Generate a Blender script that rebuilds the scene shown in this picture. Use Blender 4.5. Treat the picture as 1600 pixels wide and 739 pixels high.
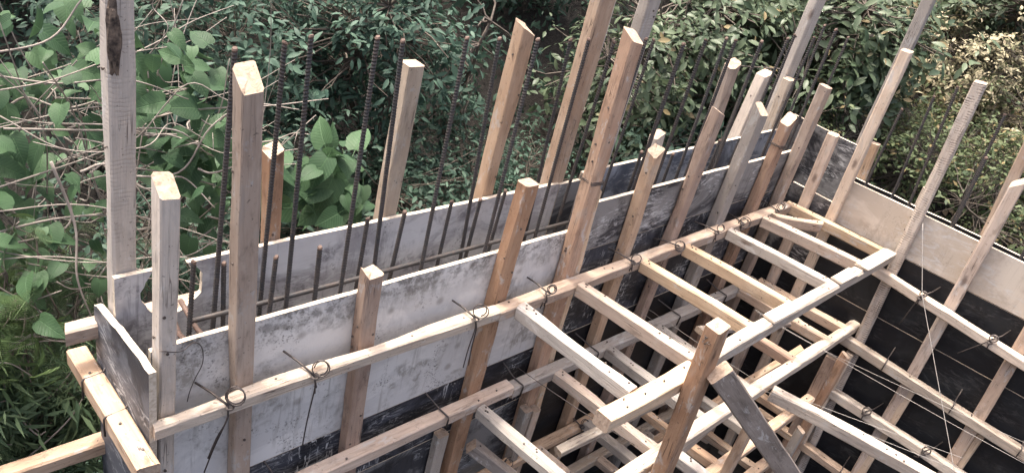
import bpy, bmesh, math, random
import numpy as np
from mathutils import Vector, Matrix, noise
from mathutils.geometry import tessellate_polygon

for o in list(bpy.data.objects):
    bpy.data.objects.remove(o)
scene = bpy.context.scene
COL = scene.collection
R = math.radians

# ------------------------------------------------------------------ camera
# World frame: X runs along the long formwork wall, Y points outwards (to the
# bushes), Z is up; Z = 0 is the top edge of the first inner sheet.
CAM = Vector((0.0, -1.6155, 1.5))
yaw, pitch, roll = R(49.39), R(30.23), R(14.91)
fw = Vector((math.sin(yaw) * math.cos(pitch), math.cos(yaw) * math.cos(pitch), -math.sin(pitch)))
r0 = fw.cross(Vector((0, 0, 1))).normalized()
u0 = r0.cross(fw)
rt = math.cos(roll) * r0 + math.sin(roll) * u0
up = -math.sin(roll) * r0 + math.cos(roll) * u0
cam = bpy.data.cameras.new('camera')
cam.sensor_width = 36.0
cam.sensor_fit = 'HORIZONTAL'
cam.lens = 27.63
cam.clip_start = 0.05
cam.clip_end = 500
camo = bpy.data.objects.new('camera', cam)
camo.matrix_world = Matrix.Translation(CAM) @ Matrix((rt, up, -fw)).transposed().to_4x4()
COL.objects.link(camo)
scene.camera = camo

# ------------------------------------------------------------------ light
SUN_TO = Vector((-0.10, 0.25, 0.96)).normalized()
world = bpy.data.worlds.new('World')
scene.world = world
world.use_nodes = True
wn = world.node_tree.nodes
bg = wn['Background']
sky = wn.new('ShaderNodeTexSky')
sky.sky_type = 'NISHITA'
sky.sun_disc = False
sky.sun_elevation = math.asin(SUN_TO.z)
sky.sun_rotation = math.atan2(SUN_TO.x, SUN_TO.y)
sky.dust_density = 9.0
sky.air_density = 0.7
sky.ozone_density = 0.4
world.node_tree.links.new(sky.outputs[0], bg.inputs[0])
bg.inputs[1].default_value = 0.15
sun = bpy.data.lights.new('sun', 'SUN')
sun.energy = 1.55
sun.angle = R(6.0)
sun.color = (1.0, 0.95, 0.87)
suno = bpy.data.objects.new('sun', sun)
suno.rotation_euler = SUN_TO.to_track_quat('Z', 'Y').to_euler()
suno.location = (0, 0, 12)
COL.objects.link(suno)
vs = scene.view_settings
vs.view_transform = 'Standard'
vs.look = 'None'
vs.gamma = 1.0
vs.exposure = 1.72
vs.use_curve_mapping = False
scene.cycles.max_bounces = 6
scene.cycles.transparent_max_bounces = 4

random.seed(7)
rng = np.random.default_rng(11)

# ------------------------------------------------------------------ node helpers
def new_mat(name):
    m = bpy.data.materials.new(name)
    m.use_nodes = True
    nt = m.node_tree
    return m, nt, nt.nodes['Principled BSDF']

class NB:
    def __init__(s, nt):
        s.nt = nt
    def n(s, t, **k):
        nd = s.nt.nodes.new(t)
        for a, b in k.items():
            setattr(nd, a, b)
        return nd
    def l(s, a, b):
        s.nt.links.new(a, b)
    def _in(s, sock, v):
        if hasattr(v, 'is_linked') or hasattr(v, 'links'):
            s.l(v, sock)
        else:
            sock.default_value = v
    def math(s, op, a, b=0.0, c=None, clamp=False):
        nd = s.n('ShaderNodeMath', operation=op, use_clamp=clamp)
        s._in(nd.inputs[0], a)
        s._in(nd.inputs[1], b)
        if c is not None:
            s._in(nd.inputs[2], c)
        return nd.outputs[0]
    def mix(s, f, a, b, blend='MIX'):
        nd = s.n('ShaderNodeMix', data_type='RGBA', blend_type=blend)
        s._in(nd.inputs[0], f)
        for i, v in ((6, a), (7, b)):
            if isinstance(v, tuple):
                nd.inputs[i].default_value = (*v[:3], 1)
            else:
                s.l(v, nd.inputs[i])
        return nd.outputs[2]
    def noise(s, vec, scale=1.0, detail=4.0, rough=0.55, dist=0.0):
        nd = s.n('ShaderNodeTexNoise')
        s.l(vec, nd.inputs['Vector'])
        nd.inputs['Scale'].default_value = scale
        nd.inputs['Detail'].default_value = detail
        nd.inputs['Roughness'].default_value = rough
        nd.inputs['Distortion'].default_value = dist
        return nd.outputs['Fac']
    def voronoi(s, vec, scale):
        nd = s.n('ShaderNodeTexVoronoi')
        s.l(vec, nd.inputs['Vector'])
        nd.inputs['Scale'].default_value = scale
        return nd.outputs['Distance'], nd.outputs['Color']
    def step(s, v, lo, hi):
        nd = s.n('ShaderNodeMapRange')
        nd.interpolation_type = 'SMOOTHSTEP'
        s.l(v, nd.inputs[0])
        nd.inputs[1].default_value = lo
        nd.inputs[2].default_value = hi
        return nd.outputs[0]
    def coords(s, sc=(1, 1, 1), jitter=True):
        tc = s.n('ShaderNodeTexCoord')
        v = tc.outputs['Object']
        if jitter:
            oi = s.n('ShaderNodeObjectInfo')
            k = s.math('MULTIPLY', oi.outputs['Random'], 37.0)
            cb = s.n('ShaderNodeCombineXYZ')
            for i in range(3):
                s.l(k, cb.inputs[i])
            ad = s.n('ShaderNodeVectorMath', operation='ADD')
            s.l(v, ad.inputs[0])
            s.l(cb.outputs[0], ad.inputs[1])
            v = ad.outputs[0]
        return v
    def scale(s, v, sc):
        mp = s.n('ShaderNodeVectorMath', operation='MULTIPLY')
        s.l(v, mp.inputs[0])
        mp.inputs[1].default_value = sc
        return mp.outputs[0]
    def bump(s, h, strength, dist, bsdf):
        b = s.n('ShaderNodeBump')
        b.inputs['Strength'].default_value = strength
        b.inputs['Distance'].default_value = dist
        s.l(h, b.inputs['Height'])
        s.l(b.outputs[0], bsdf.inputs['Normal'])

# ------------------------------------------------------------------ materials
def wood_mat(name, light, dark, grey=0.3, saw=0.0, grime=0.55, rough_fibre=0.0):
    m, nt, p = new_mat(name)
    b = NB(nt)
    v = b.coords()
    # slow drift of tone along the baulk, soft grain, fine fibre
    drift = b.noise(b.scale(v, (3.5, 7, 7)), 1.0, 4, 0.6, 0.8)
    c = b.mix(b.step(drift, 0.30, 0.70), light, dark)
    grain = b.noise(b.scale(v, (2.6, 48, 48)), 1.0, 4, 0.6, 1.6)
    c = b.mix(b.math('MULTIPLY', b.step(grain, 0.42, 0.75), 0.42), c, tuple(x * 0.62 for x in dark))
    fine = b.noise(b.scale(v, (11, 190, 190)), 1.0, 4, 0.7, 0.3)
    c = b.mix(b.math('MULTIPLY', b.step(fine, 0.5, 0.75), 0.22), c, tuple(x * 0.5 for x in dark))
    # weathered grey patches
    wth = b.step(b.noise(b.scale(v, (5.0, 13, 13)), 1.0, 5, 0.68, 0.7), 0.60 - 0.36 * grey, 0.74 - 0.26 * grey)
    c = b.mix(b.math('MULTIPLY', wth, min(0.9, 0.3 + 0.7 * grey)), c, (0.355, 0.31, 0.26))
    # smears of dried cement
    cem = b.noise(b.scale(v, (9, 20, 20)), 1.0, 5, 0.7, 0.4)
    c = b.mix(b.math('MULTIPLY', b.step(cem, 0.57, 0.66), 0.6), c, (0.50, 0.475, 0.435))
    # damp, handled, dirty patches
    drt = b.noise(b.scale(v, (6, 16, 16)), 1.3, 5, 0.7, 0.2)
    c = b.mix(b.math('MULTIPLY', b.step(drt, 0.53, 0.70), grime), c, tuple(x * 0.42 for x in dark))
    # knots
    kd, kc = b.voronoi(b.scale(v, (3.6, 9.0, 9.0)), 1.0)
    sep = b.n('ShaderNodeSeparateColor')
    b.l(kc, sep.inputs[0])
    pick = b.step(sep.outputs[0], 0.60, 0.62)
    kn = b.math('ADD', kd, b.math('MULTIPLY', b.noise(v, 60.0, 2), 0.08))
    knot = b.math('MULTIPLY', b.math('SUBTRACT', 1.0, b.step(kn, 0.08, 0.20)), pick)
    c = b.mix(b.math('MULTIPLY', knot, 0.75), c, (0.10, 0.052, 0.03))
    # drying cracks: long thin lines
    cr = b.noise(b.scale(v, (2.2, 75, 75)), 1.0, 2, 0.5, 0.6)
    cg = b.step(b.noise(b.scale(v, (4, 9, 9)), 1.0, 2), 0.52, 0.62)
    crack = b.math('MULTIPLY', b.math('SUBTRACT', 1.0, b.step(b.math('ABSOLUTE', b.math('SUBTRACT', cr, 0.5)), 0.004, 0.016)), cg)
    c = b.mix(b.math('MULTIPLY', crack, 0.7), c, (0.07, 0.048, 0.035))
    # specks
    sp = b.noise(v, 85.0, 3, 0.6)
    c = b.mix(b.math('MULTIPLY', b.step(sp, 0.64, 0.71), 0.6), c, (0.07, 0.055, 0.045))
    h = b.math('MULTIPLY_ADD', crack, -1.5, b.math('MULTIPLY_ADD', fine, 0.6 + rough_fibre, b.math('MULTIPLY', grain, 0.7 + 1.5 * rough_fibre)))
    if saw:
        wv = b.n('ShaderNodeTexWave', wave_type='BANDS', bands_direction='X')
        b.l(v, wv.inputs['Vector'])
        wv.inputs['Scale'].default_value = 26.0
        wv.inputs['Distortion'].default_value = 5.0
        wv.inputs['Detail'].default_value = 3.0
        wv.inputs['Detail Scale'].default_value = 0.9
        gate = b.step(b.noise(b.scale(v, (16, 30, 30)), 1.0, 3, 0.6), 0.42, 0.62)
        line = b.math('MULTIPLY', b.step(wv.outputs['Fac'], 0.50, 0.92), gate)
        c = b.mix(b.math('MULTIPLY', line, saw), c, tuple(x * 0.42 for x in dark))
        h = b.math('MULTIPLY_ADD', line, -1.0 * saw, h)
    oi = b.n('ShaderNodeObjectInfo')
    hs = b.n('ShaderNodeHueSaturation')
    b.l(c, hs.inputs['Color'])
    b.l(b.math('MULTIPLY_ADD', oi.outputs['Random'], 0.36, 0.82), hs.inputs['Value'])
    age = b.math('FRACT', b.math('MULTIPLY', oi.outputs['Random'], 7.31))
    b.l(b.math('MULTIPLY_ADD', age, 0.36, 0.64), hs.inputs['Saturation'])
    hs.inputs['Hue'].default_value = 0.497
    b.l(hs.outputs[0], p.inputs['Base Color'])
    p.inputs['Roughness'].default_value = 0.82
    p.inputs['Specular IOR Level'].default_value = 0.2
    b.bump(h, 0.6, 0.004, p)
    return m

WOOD = {
    'tan':   wood_mat('timber_tan', (0.54, 0.395, 0.27), (0.44, 0.295, 0.185), 0.18),
    'fresh': wood_mat('timber_fresh', (0.62, 0.47, 0.31), (0.51, 0.355, 0.215), 0.10, 0, 0.25),
    'brown': wood_mat('timber_brown', (0.48, 0.305, 0.18), (0.37, 0.21, 0.115), 0.12),
    'pale':  wood_mat('timber_pale', (0.57, 0.475, 0.365), (0.46, 0.365, 0.27), 0.32, 0, 0.4, 0.5),
    'grey':  wood_mat('timber_grey', (0.45, 0.39, 0.325), (0.34, 0.285, 0.23), 0.7, 0, 0.5, 0.8),
    'dark':  wood_mat('timber_dark', (0.28, 0.225, 0.18), (0.19, 0.145, 0.11), 0.25),
    'sawn':  wood_mat('timber_sawn', (0.54, 0.435, 0.325), (0.43, 0.33, 0.24), 0.35, 0.95, 0.35),
    'post':  wood_mat('timber_post', (0.50, 0.43, 0.35), (0.43, 0.36, 0.285), 0.4, 0.18, 0.25),
}
def end_mat(name, c1, c2):
    m, nt, p = new_mat(name)
    b = NB(nt)
    v = b.coords()
    f = b.noise(b.scale(v, (30, 90, 55)), 1.0, 5, 0.65, 0.6)
    c = b.mix(b.step(f, 0.35, 0.7), c1, c2)
    sp = b.noise(v, 45, 4, 0.7)
    c = b.mix(b.math('MULTIPLY', b.step(sp, 0.56, 0.68), 0.55), c, tuple(x * 0.4 for x in c2))
    b.l(c, p.inputs['Base Color'])
    p.inputs['Roughness'].default_value = 0.88
    b.bump(f, 0.7, 0.004, p)
    return m
END = end_mat('timber_old_end', (0.40, 0.31, 0.235), (0.27, 0.19, 0.135))
END_FRESH = end_mat('timber_cut_end', (0.47, 0.365, 0.27), (0.37, 0.265, 0.185))

def ply_mat(name, base, second, dark, amt_dark, speck, scuff, rough=0.55, topdirt=0.0, flakes=0.0):
    """film-faced or limewashed formwork sheet, worn by earlier pours"""
    m, nt, p = new_mat(name)
    b = NB(nt)
    v = b.coords()
    cl = b.noise(b.scale(v, (3.2, 3.2, 4.5)), 1.0, 6, 0.68, 0.8)
    c = b.mix(b.step(cl, 0.43, 0.57), base, second)
    # clouds of dark grime, broken up by a finer grain
    big = b.noise(b.scale(v, (5.5, 5.5, 6.5)), 1.0, 4, 0.6, 0.4)
    md = b.noise(b.scale(v, (38, 38, 26)), 1.0, 6, 0.75, 0.5)
    g = b.math('MULTIPLY', b.step(big, 0.51, 0.66), b.step(md, 0.38, 0.60))
    c = b.mix(b.math('MULTIPLY', g, amt_dark), c, dark)
    # runs of dried slurry and trowel smears
    rn = b.noise(b.scale(v, (46, 46, 3.2)), 1.0, 4, 0.65, 0.5)
    gt = b.step(b.noise(v, 3.1, 3), 0.44, 0.60)
    c = b.mix(b.math('MULTIPLY', b.math('MULTIPLY', b.step(rn, 0.52, 0.66), gt), 0.6 * amt_dark), c, dark)
    sc = b.noise(b.scale(v, (7, 7, 26)), 1.0, 8, 0.78, 2.4)
    g2 = b.step(b.noise(b.scale(v, (4, 4, 5)), 1.0, 3, 0.6), 0.45, 0.60)
    c = b.mix(b.math('MULTIPLY', b.math('MULTIPLY', b.step(sc, 0.50, 0.60), g2), scuff), c, (0.56, 0.56, 0.55))
    if flakes:
        # film peeled off in upright flakes
        fl = b.noise(b.scale(v, (60, 60, 14)), 1.0, 4, 0.7, 0.8)
        g4 = b.step(b.noise(b.scale(v, (5, 5, 3)), 1.0, 3, 0.6), 0.44, 0.58)
        c = b.mix(b.math('MULTIPLY', b.math('MULTIPLY', b.step(fl, 0.56, 0.62), g4), flakes), c, (0.60, 0.59, 0.57))
    # specks and round stains
    s1 = b.noise(v, 120.0, 4, 0.7)
    g3 = b.step(b.noise(v, 4.5, 4, 0.65), 0.52, 0.64)
    c = b.mix(b.math('MULTIPLY', b.math('MULTIPLY', b.step(s1, 0.54, 0.62), g3), speck), c, (0.05, 0.046, 0.043))
    d, kc = b.voronoi(v, 8.0)
    sep = b.n('ShaderNodeSeparateColor')
    b.l(kc, sep.inputs[0])
    dd = b.math('MULTIPLY_ADD', s1, 0.10, d)
    dot = b.math('MULTIPLY', b.math('SUBTRACT', 1.0, b.step(dd, 0.10, 0.24)), b.step(sep.outputs[1], 0.66, 0.68))
    c = b.mix(b.math('MULTIPLY', dot, 0.6 * speck), c, (0.14, 0.115, 0.095))
    if topdirt:
        # mould along the bare upper edge of the sheet
        tc = b.n('ShaderNodeTexCoord')
        sx = b.n('ShaderNodeSeparateXYZ')
        b.l(tc.outputs['Object'], sx.inputs[0])
        edge = b.step(sx.outputs[2], -0.16, 0.01)
        mm = b.math('MULTIPLY', edge, b.step(b.noise(b.scale(v, (30, 30, 30)), 1.0, 6, 0.75), 0.44, 0.60))
        c = b.mix(b.math('MULTIPLY', mm, topdirt), c, (0.11, 0.10, 0.09))
    b.l(c, p.inputs['Base Color'])
    p.inputs['Roughness'].default_value = rough
    p.inputs['Specular IOR Level'].default_value = 0.22
    b.bump(b.math('ADD', s1, md), 0.3, 0.002, p)
    return m

PLY = {
    'white':  ply_mat('sheet_white', (0.65, 0.635, 0.61), (0.54, 0.53, 0.515), (0.23, 0.215, 0.19), 0.8, 0.8, 0.35, 0.55, 0.75),
    'mauve':  ply_mat('sheet_mauve_grey', (0.52, 0.505, 0.50), (0.33, 0.315, 0.32), (0.11, 0.10, 0.11), 0.8, 0.65, 0.6),
    'blue':   ply_mat('sheet_blue_grey', (0.32, 0.335, 0.365), (0.105, 0.115, 0.14), (0.03, 0.03, 0.034), 0.8, 0.5, 0.7),
    'slate':  ply_mat('sheet_slate', (0.23, 0.225, 0.22), (0.045, 0.045, 0.05), (0.015, 0.015, 0.016), 0.85, 0.5, 0.8),
    'panel':  ply_mat('sheet_panel', (0.12, 0.125, 0.14), (0.045, 0.046, 0.054), (0.02, 0.02, 0.022), 0.6, 0.4, 0.8),
    'black':  ply_mat('sheet_black', (0.017, 0.018, 0.020), (0.011, 0.011, 0.013), (0.006, 0.006, 0.007), 0.5, 0.2, 0.05, 0.45),
    'scuffed': ply_mat('sheet_black_scuffed', (0.055, 0.057, 0.068), (0.018, 0.019, 0.023), (0.008, 0.008, 0.009), 0.5, 0.2, 0.6, 0.5, 0.0, 0.85),
    'beige':  ply_mat('sheet_beige', (0.57, 0.50, 0.415), (0.47, 0.40, 0.325), (0.28, 0.23, 0.19), 0.45, 0.3, 0.6),
}
def simple_mat(name, c1, c2, scale=40.0, rough=0.7, metal=0.0, bump=0.3):
    m, nt, p = new_mat(name)
    b = NB(nt)
    v = b.coords()
    f = b.noise(v, scale, 5, 0.65)
    b.l(b.mix(b.step(f, 0.35, 0.68), c1, c2), p.inputs['Base Color'])
    p.inputs['Roughness'].default_value = rough
    p.inputs['Metallic'].default_value = metal
    b.bump(f, bump, 0.003, p)
    return m
PLYEDGE = simple_mat('sheet_edge', (0.62, 0.54, 0.43), (0.44, 0.36, 0.27), 120, 0.85)
STEEL = simple_mat('rebar_steel', (0.046, 0.045, 0.045), (0.074, 0.060, 0.052), 45, 0.6, 0.3)
RUSTEND = simple_mat('rebar_rusty', (0.135, 0.088, 0.068), (0.085, 0.058, 0.047), 60, 0.8, 0.1)
WIRE = simple_mat('tie_wire', (0.055, 0.047, 0.045), (0.11, 0.09, 0.08), 80, 0.5, 0.5)
NAIL = simple_mat('nail_steel', (0.075, 0.06, 0.052), (0.13, 0.105, 0.09), 60, 0.6, 0.4)
TWINE = simple_mat('twine', (0.45, 0.42, 0.38), (0.30, 0.275, 0.245), 200, 0.9)
BARK = simple_mat('bark_dark', (0.085, 0.068, 0.055), (0.15, 0.125, 0.10), 25, 0.9)
PALEBARK = simple_mat('bark_pale', (0.30, 0.26, 0.225), (0.19, 0.165, 0.14), 25, 0.9)

def leaf_mat(name, dark, light, dry=None, dry_amt=0.0, trans=0.25, rough=0.48, vein=0.0):
    m, nt, p = new_mat(name)
    b = NB(nt)
    at = b.n('ShaderNodeAttribute', attribute_name='tone')
    oi = b.n('ShaderNodeObjectInfo')
    val = b.math('FRACT', b.math('ADD', at.outputs['Fac'], oi.outputs['Random']))
    c = b.mix(val, dark, light)
    if dry:
        c = b.mix(b.step(val, 1.0 - dry_amt, 1.0 - dry_amt + 0.01), c, dry)
    if vein:
        tc = b.n('ShaderNodeTexCoord')
        sx = b.n('ShaderNodeSeparateXYZ')
        b.l(tc.outputs['Object'], sx.inputs[0])
        ay = b.math('ABSOLUTE', sx.outputs[1])
        t = b.math('SUBTRACT', sx.outputs[0], b.math('MULTIPLY', ay, 0.75))
        rib = b.math('PINGPONG', b.math('MULTIPLY', t, 9.0), 0.5)
        side = b.math('SUBTRACT', 1.0, b.step(rib, 0.0, 0.10))
        mid = b.math('SUBTRACT', 1.0, b.step(ay, 0.006, 0.02))
        vn = b.math('MAXIMUM', side, mid)
        c = b.mix(b.math('MULTIPLY', vn, 0.35), c, tuple(min(1, x * 1.9) for x in light))
        nz = b.noise(tc.outputs['Object'], 7.0, 3)
        c = b.mix(b.math('MULTIPLY', b.step(nz, 0.55, 0.75), 0.3), c, tuple(x * 0.6 for x in dark))
        b.bump(b.math('MULTIPLY', vn, -1.0), 0.5, 0.01, p)
    b.l(c, p.inputs['Base Color'])
    p.inputs['Roughness'].default_value = rough
    p.inputs['Specular IOR Level'].default_value = 0.28
    tr = b.n('ShaderNodeBsdfTranslucent')
    b.l(b.mix(0.5, c, tuple(x * 1.5 for x in light)), tr.inputs['Color'])
    mx = b.n('ShaderNodeMixShader')
    mx.inputs[0].default_value = trans
    b.l(p.outputs[0], mx.inputs[1])
    b.l(tr.outputs[0], mx.inputs[2])
    b.l(mx.outputs[0], nt.nodes['Material Output'].inputs['Surface'])
    return m
LEAF = {
    'broad': leaf_mat('leaf_broad', (0.028, 0.064, 0.030), (0.072, 0.134, 0.062), None, 0, 0.25, 0.55, 1.0),
    'whorl': leaf_mat('leaf_whorl', (0.028, 0.060, 0.043), (0.085, 0.146, 0.102), None, 0, 0.2, 0.58),
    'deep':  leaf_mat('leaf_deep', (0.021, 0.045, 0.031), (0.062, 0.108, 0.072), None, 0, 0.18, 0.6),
    'oval':  leaf_mat('leaf_oval', (0.040, 0.066, 0.036), (0.125, 0.160, 0.095), (0.24, 0.19, 0.10), 0.03, 0.2, 0.42),
    'small': leaf_mat('leaf_small', (0.040, 0.066, 0.030), (0.130, 0.160, 0.074), (0.22, 0.17, 0.08), 0.08, 0.22, 0.58),
    'fern':  leaf_mat('leaf_feathery', (0.050, 0.090, 0.034), (0.120, 0.180, 0.068), None, 0, 0.28, 0.6),
    'fernd': leaf_mat('leaf_feathery_dark', (0.042, 0.078, 0.040), (0.125, 0.180, 0.092), None, 0, 0.22, 0.6),
    'dry':   leaf_mat('leaf_dry', (0.15, 0.11, 0.07), (0.36, 0.285, 0.19), None, 0, 0.15, 0.8),
    'straw': leaf_mat('leaf_straw', (0.09, 0.095, 0.048), (0.47, 0.41, 0.275), None, 0, 0.15, 0.8),
}

# ------------------------------------------------------------------ mesh helpers
def link(name, me, mat, parent=None, smooth=False):
    o = bpy.data.objects.new(name, me)
    COL.objects.link(o)
    if mat is not None:
        for mm in (mat if isinstance(mat, (list, tuple)) else [mat]):
            if len(me.materials) < (len(mat) if isinstance(mat, (list, tuple)) else 1):
                me.materials.append(mm)
    if smooth:
        me.polygons.foreach_set('use_smooth', [True] * len(me.polygons))
    if parent:
        o.parent = parent
    return o

def tag(o, label, cat, group=None, kind=None):
    if label:
        o['label'] = label
    if cat:
        o['category'] = cat
    if group:
        o['group'] = group
    if kind:
        o['kind'] = kind
    return o

def empty(name, loc):
    o = bpy.data.objects.new(name, None)
    o.location = loc
    o.empty_display_size = 0.1
    COL.objects.link(o)
    return o

NAIL_ME = None
def nail_mesh():
    global NAIL_ME
    if NAIL_ME is None:
        bm = bmesh.new()
        bmesh.ops.create_cone(bm, cap_ends=True, segments=8, radius1=0.0042, radius2=0.0042, depth=0.003)
        bmesh.ops.create_cone(bm, cap_ends=True, segments=6, radius1=0.002, radius2=0.002, depth=0.03,
                              matrix=Matrix.Translation((0, 0, -0.016)))
        NAIL_ME = bpy.data.meshes.new('nail')
        bm.to_mesh(NAIL_ME)
        bm.free()
        NAIL_ME.materials.append(NAIL)
    return NAIL_ME

def timber(name, p0, p1, w, h, mat, label, cat, group=None, ey=None, cut0=(0, 0, 0), cut1=(0, 0, 0),
           bow=0.004, wob=0.0026, nails=(), fresh_end=False):
    """sawn baulk from p0 to p1 (centre line).  w is across (local y), h is the local z size."""
    p0, p1 = Vector(p0), Vector(p1)
    ex = (p1 - p0)
    L = ex.length
    ex.normalize()
    if ey is None:                       # lying: y is level, z is up
        vy = Vector((0, 0, 1)).cross(ex).normalized()
    else:
        vy = Vector(ey)
        vy = (vy - vy.dot(ex) * ex).normalized()
    vz = ex.cross(vy)
    nx = max(3, int(L / 0.06))
    c = 0.0035 + random.random() * 0.003
    hw, hh = w / 2, h / 2
    sd = random.random() * 100
    wane = random.randrange(4)
    wamt = random.choice((0.004, 0.008, 0.014)) if min(w, h) > 0.03 else 0.002
    def ring(x):
        cc = []
        for k in range(4):
            e = 0.5 + 0.5 * noise.noise(Vector((x * 7 + sd, k * 9.1, 2.2)))
            e2 = max(0.0, noise.noise(Vector((x * 2.6 + sd, k * 5.3, 7.7))) + 0.05)
            cc.append(c * (0.5 + e) + (wamt * 2.2 * e2 if k == wane else wamt * 0.5 * e2))
        a0_, a1_, a2_, a3_ = cc
        return [(-hw + a0_, -hh), (hw - a1_, -hh), (hw, -hh + a1_), (hw, hh - a2_), (hw - a2_, hh), (-hw + a3_, hh), (-hw, hh - a3_), (-hw, -hh + a0_)]
    by, bz = random.uniform(-bow, bow), random.uniform(-bow, bow)
    verts, faces = [], []
    for i in range(nx + 1):
        t = i / nx
        x = (t - 0.5) * L
        arc = 1 - (2 * t - 1) ** 2
        for k, (y, z) in enumerate(ring(x)):
            q = Vector((x * 4 + sd, y * 22, z * 22))
            n1 = noise.noise(q) * wob
            n2 = noise.noise(q + Vector((31, 7, 3))) * wob
            n3 = noise.noise(Vector((x * 26 + sd, k * 3.7, 0))) * wob * 0.7
            xx = x
            for cut, tt in ((cut0, i == 0), (cut1, i == nx)):
                if tt:
                    xx += cut[0] * y + cut[1] * z + cut[2] * random.uniform(-1, 1)
            verts.append((xx, y + by * arc + n1 + math.copysign(n3, y), z + bz * arc + n2 + math.copysign(n3, z)))
    for i in range(nx):
        for k in range(8):
            a, b2 = i * 8 + k, i * 8 + (k + 1) % 8
            faces.append((a, b2, b2 + 8, a + 8))
    me = bpy.data.meshes.new(name)
    n0 = len(verts)
    r1 = nx * 8
    ce0 = Vector((0, 0, 0)); ce1 = Vector((0, 0, 0))
    for k in range(8):
        ce0 += Vector(verts[k]) / 8
        ce1 += Vector(verts[r1 + k]) / 8
    verts += [tuple(ce0), tuple(ce1 + Vector((-cut1[2] * random.uniform(0, .6), 0, 0)))]
    ends = []
    for k in range(8):
        ends.append((n0, (k + 1) % 8, k))
        ends.append((n0 + 1, r1 + k, r1 + (k + 1) % 8))
    me.from_pydata(verts, [], faces + ends)
    me.materials.append(WOOD[mat])
    me.materials.append(END_FRESH if fresh_end else END)
    idx = [0] * len(faces) + [1] * len(ends)
    me.polygons.foreach_set('material_index', idx)
    me.update()
    o = bpy.data.objects.new(name, me)
    COL.objects.link(o)
    o.matrix_world = Matrix.Translation((p0 + p1) / 2) @ Matrix((ex, vy, vz)).transposed().to_4x4()
    tag(o, label, cat, group)
    if name in ('timber_stud', 'timber_waler', 'timber_strut', 'timber_rail'):
        for k in range(7 if name == 'timber_stud' else 4):   # old nail heads left in the faces
            nobj = bpy.data.objects.new('nail', nail_mesh())
            COL.objects.link(nobj)
            nobj.parent = o
            t = random.uniform(0.45, 0.97) if name == 'timber_stud' else random.uniform(0.03, 0.97)
            side = random.random() < 0.5
            if name == 'timber_stud' and side:
                nobj.location = ((t - 0.5) * L, -hw - 0.002, random.uniform(-.3, .3) * h)
                nobj.rotation_euler = (R(90) + random.uniform(-.3, .3), random.uniform(-.3, .3), 0)
            else:
                nobj.location = ((t - 0.5) * L, random.uniform(-.3, .3) * w, hh + 0.002)
                nobj.rotation_euler = (random.uniform(-.3, .3), random.uniform(-.3, .3), 0)
    for (t, yy) in nails:                # nail heads driven into the upper face
        nobj = bpy.data.objects.new('nail', nail_mesh())
        COL.objects.link(nobj)
        nobj.parent = o
        nobj.location = ((t - 0.5) * L, yy, hh + 0.0016)
        nobj.rotation_euler = (random.uniform(-.2, .2), random.uniform(-.2, .2), 0)
    return o

def tube_geo(pts, r, sides=6, r2=None, closed_ends=True):
    """tube along points; returns verts, faces"""
    pts = [Vector(p) for p in pts]
    n = len(pts)
    verts, faces = [], []
    prev = None
    for i, p in enumerate(pts):
        t = (pts[min(i + 1, n - 1)] - pts[max(i - 1, 0)])
        if t.length < 1e-9:
            t = Vector((0, 0, 1))
        t.normalize()
        if prev is None:
            a = t.orthogonal().normalized()
        else:
            a = prev - prev.dot(t) * t
            a = a.normalized() if a.length > 1e-6 else t.orthogonal().normalized()
        prev = a
        b = t.cross(a)
        rr = r if r2 is None else r + (r2 - r) * i / max(1, n - 1)
        for k in range(sides):
            an = 2 * math.pi * k / sides
            verts.append(tuple(p + rr * (math.cos(an) * a + math.sin(an) * b)))
    for i in range(n - 1):
        for k in range(sides):
            a0, b0 = i * sides + k, i * sides + (k + 1) % sides
            faces.append((a0, b0, b0 + sides, a0 + sides))
    if closed_ends:
        faces.append(tuple(range(sides - 1, -1, -1)))
        faces.append(tuple((n - 1) * sides + k for k in range(sides)))
    return verts, faces

def join_geo(parts):
    V, Fc = [], []
    for v, f in parts:
        o = len(V)
        V += v
        Fc += [tuple(i + o for i in q) for q in f]
    return V, Fc

def mesh_from(name, V, Fc):
    me = bpy.data.meshes.new(name)
    me.from_pydata(V, [], Fc)
    me.update()
    return me

def tube_obj(name, pts, r, mat, parent=None, sides=6, r2=None):
    v, f = tube_geo(pts, r, sides, r2)
    return link(name, mesh_from(name, v, f), mat, parent, smooth=True)

def smooth_path(pts, n=6):
    """Catmull-Rom through points"""
    P = [Vector(p) for p in pts]
    P = [2 * P[0] - P[1]] + P + [2 * P[-1] - P[-2]]
    out = []
    for i in range(1, len(P) - 2):
        a, b, c, d = P[i - 1], P[i], P[i + 1], P[i + 2]
        for k in range(n):
            t = k / n
            out.append(0.5 * ((2 * b) + (c - a) * t + (2 * a - 5 * b + 4 * c - d) * t * t + (3 * b - a - 3 * c + d) * t ** 3))
    out.append(P[-2])
    return out

# ------------------------------------------------------------------ ground
def ground_h(x, y):
    r = math.hypot(x - CAM.x, y - CAM.y)
    base = -1.95
    if x > -1.5 and x < 4.6 and y < 0.6:
        return base
    k = max(0.0, r - 4.7)
    ang = math.atan2(x, y + 1.6)
    front = max(0.0, min(1.0, (math.cos(ang - R(52)) - 0.1) / 0.5))
    hgt = (0.58 * min(k, 13) + 0.08 * max(0, min(k - 13, 60))) * front
    hgt += 0.22 * noise.noise(Vector((x * 0.7, y * 0.7, 3))) * min(1, k) + 0.09 * noise.noise(Vector((x * 2.3, y * 2.3, 8))) * min(1, k)
    return base + hgt

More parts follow.
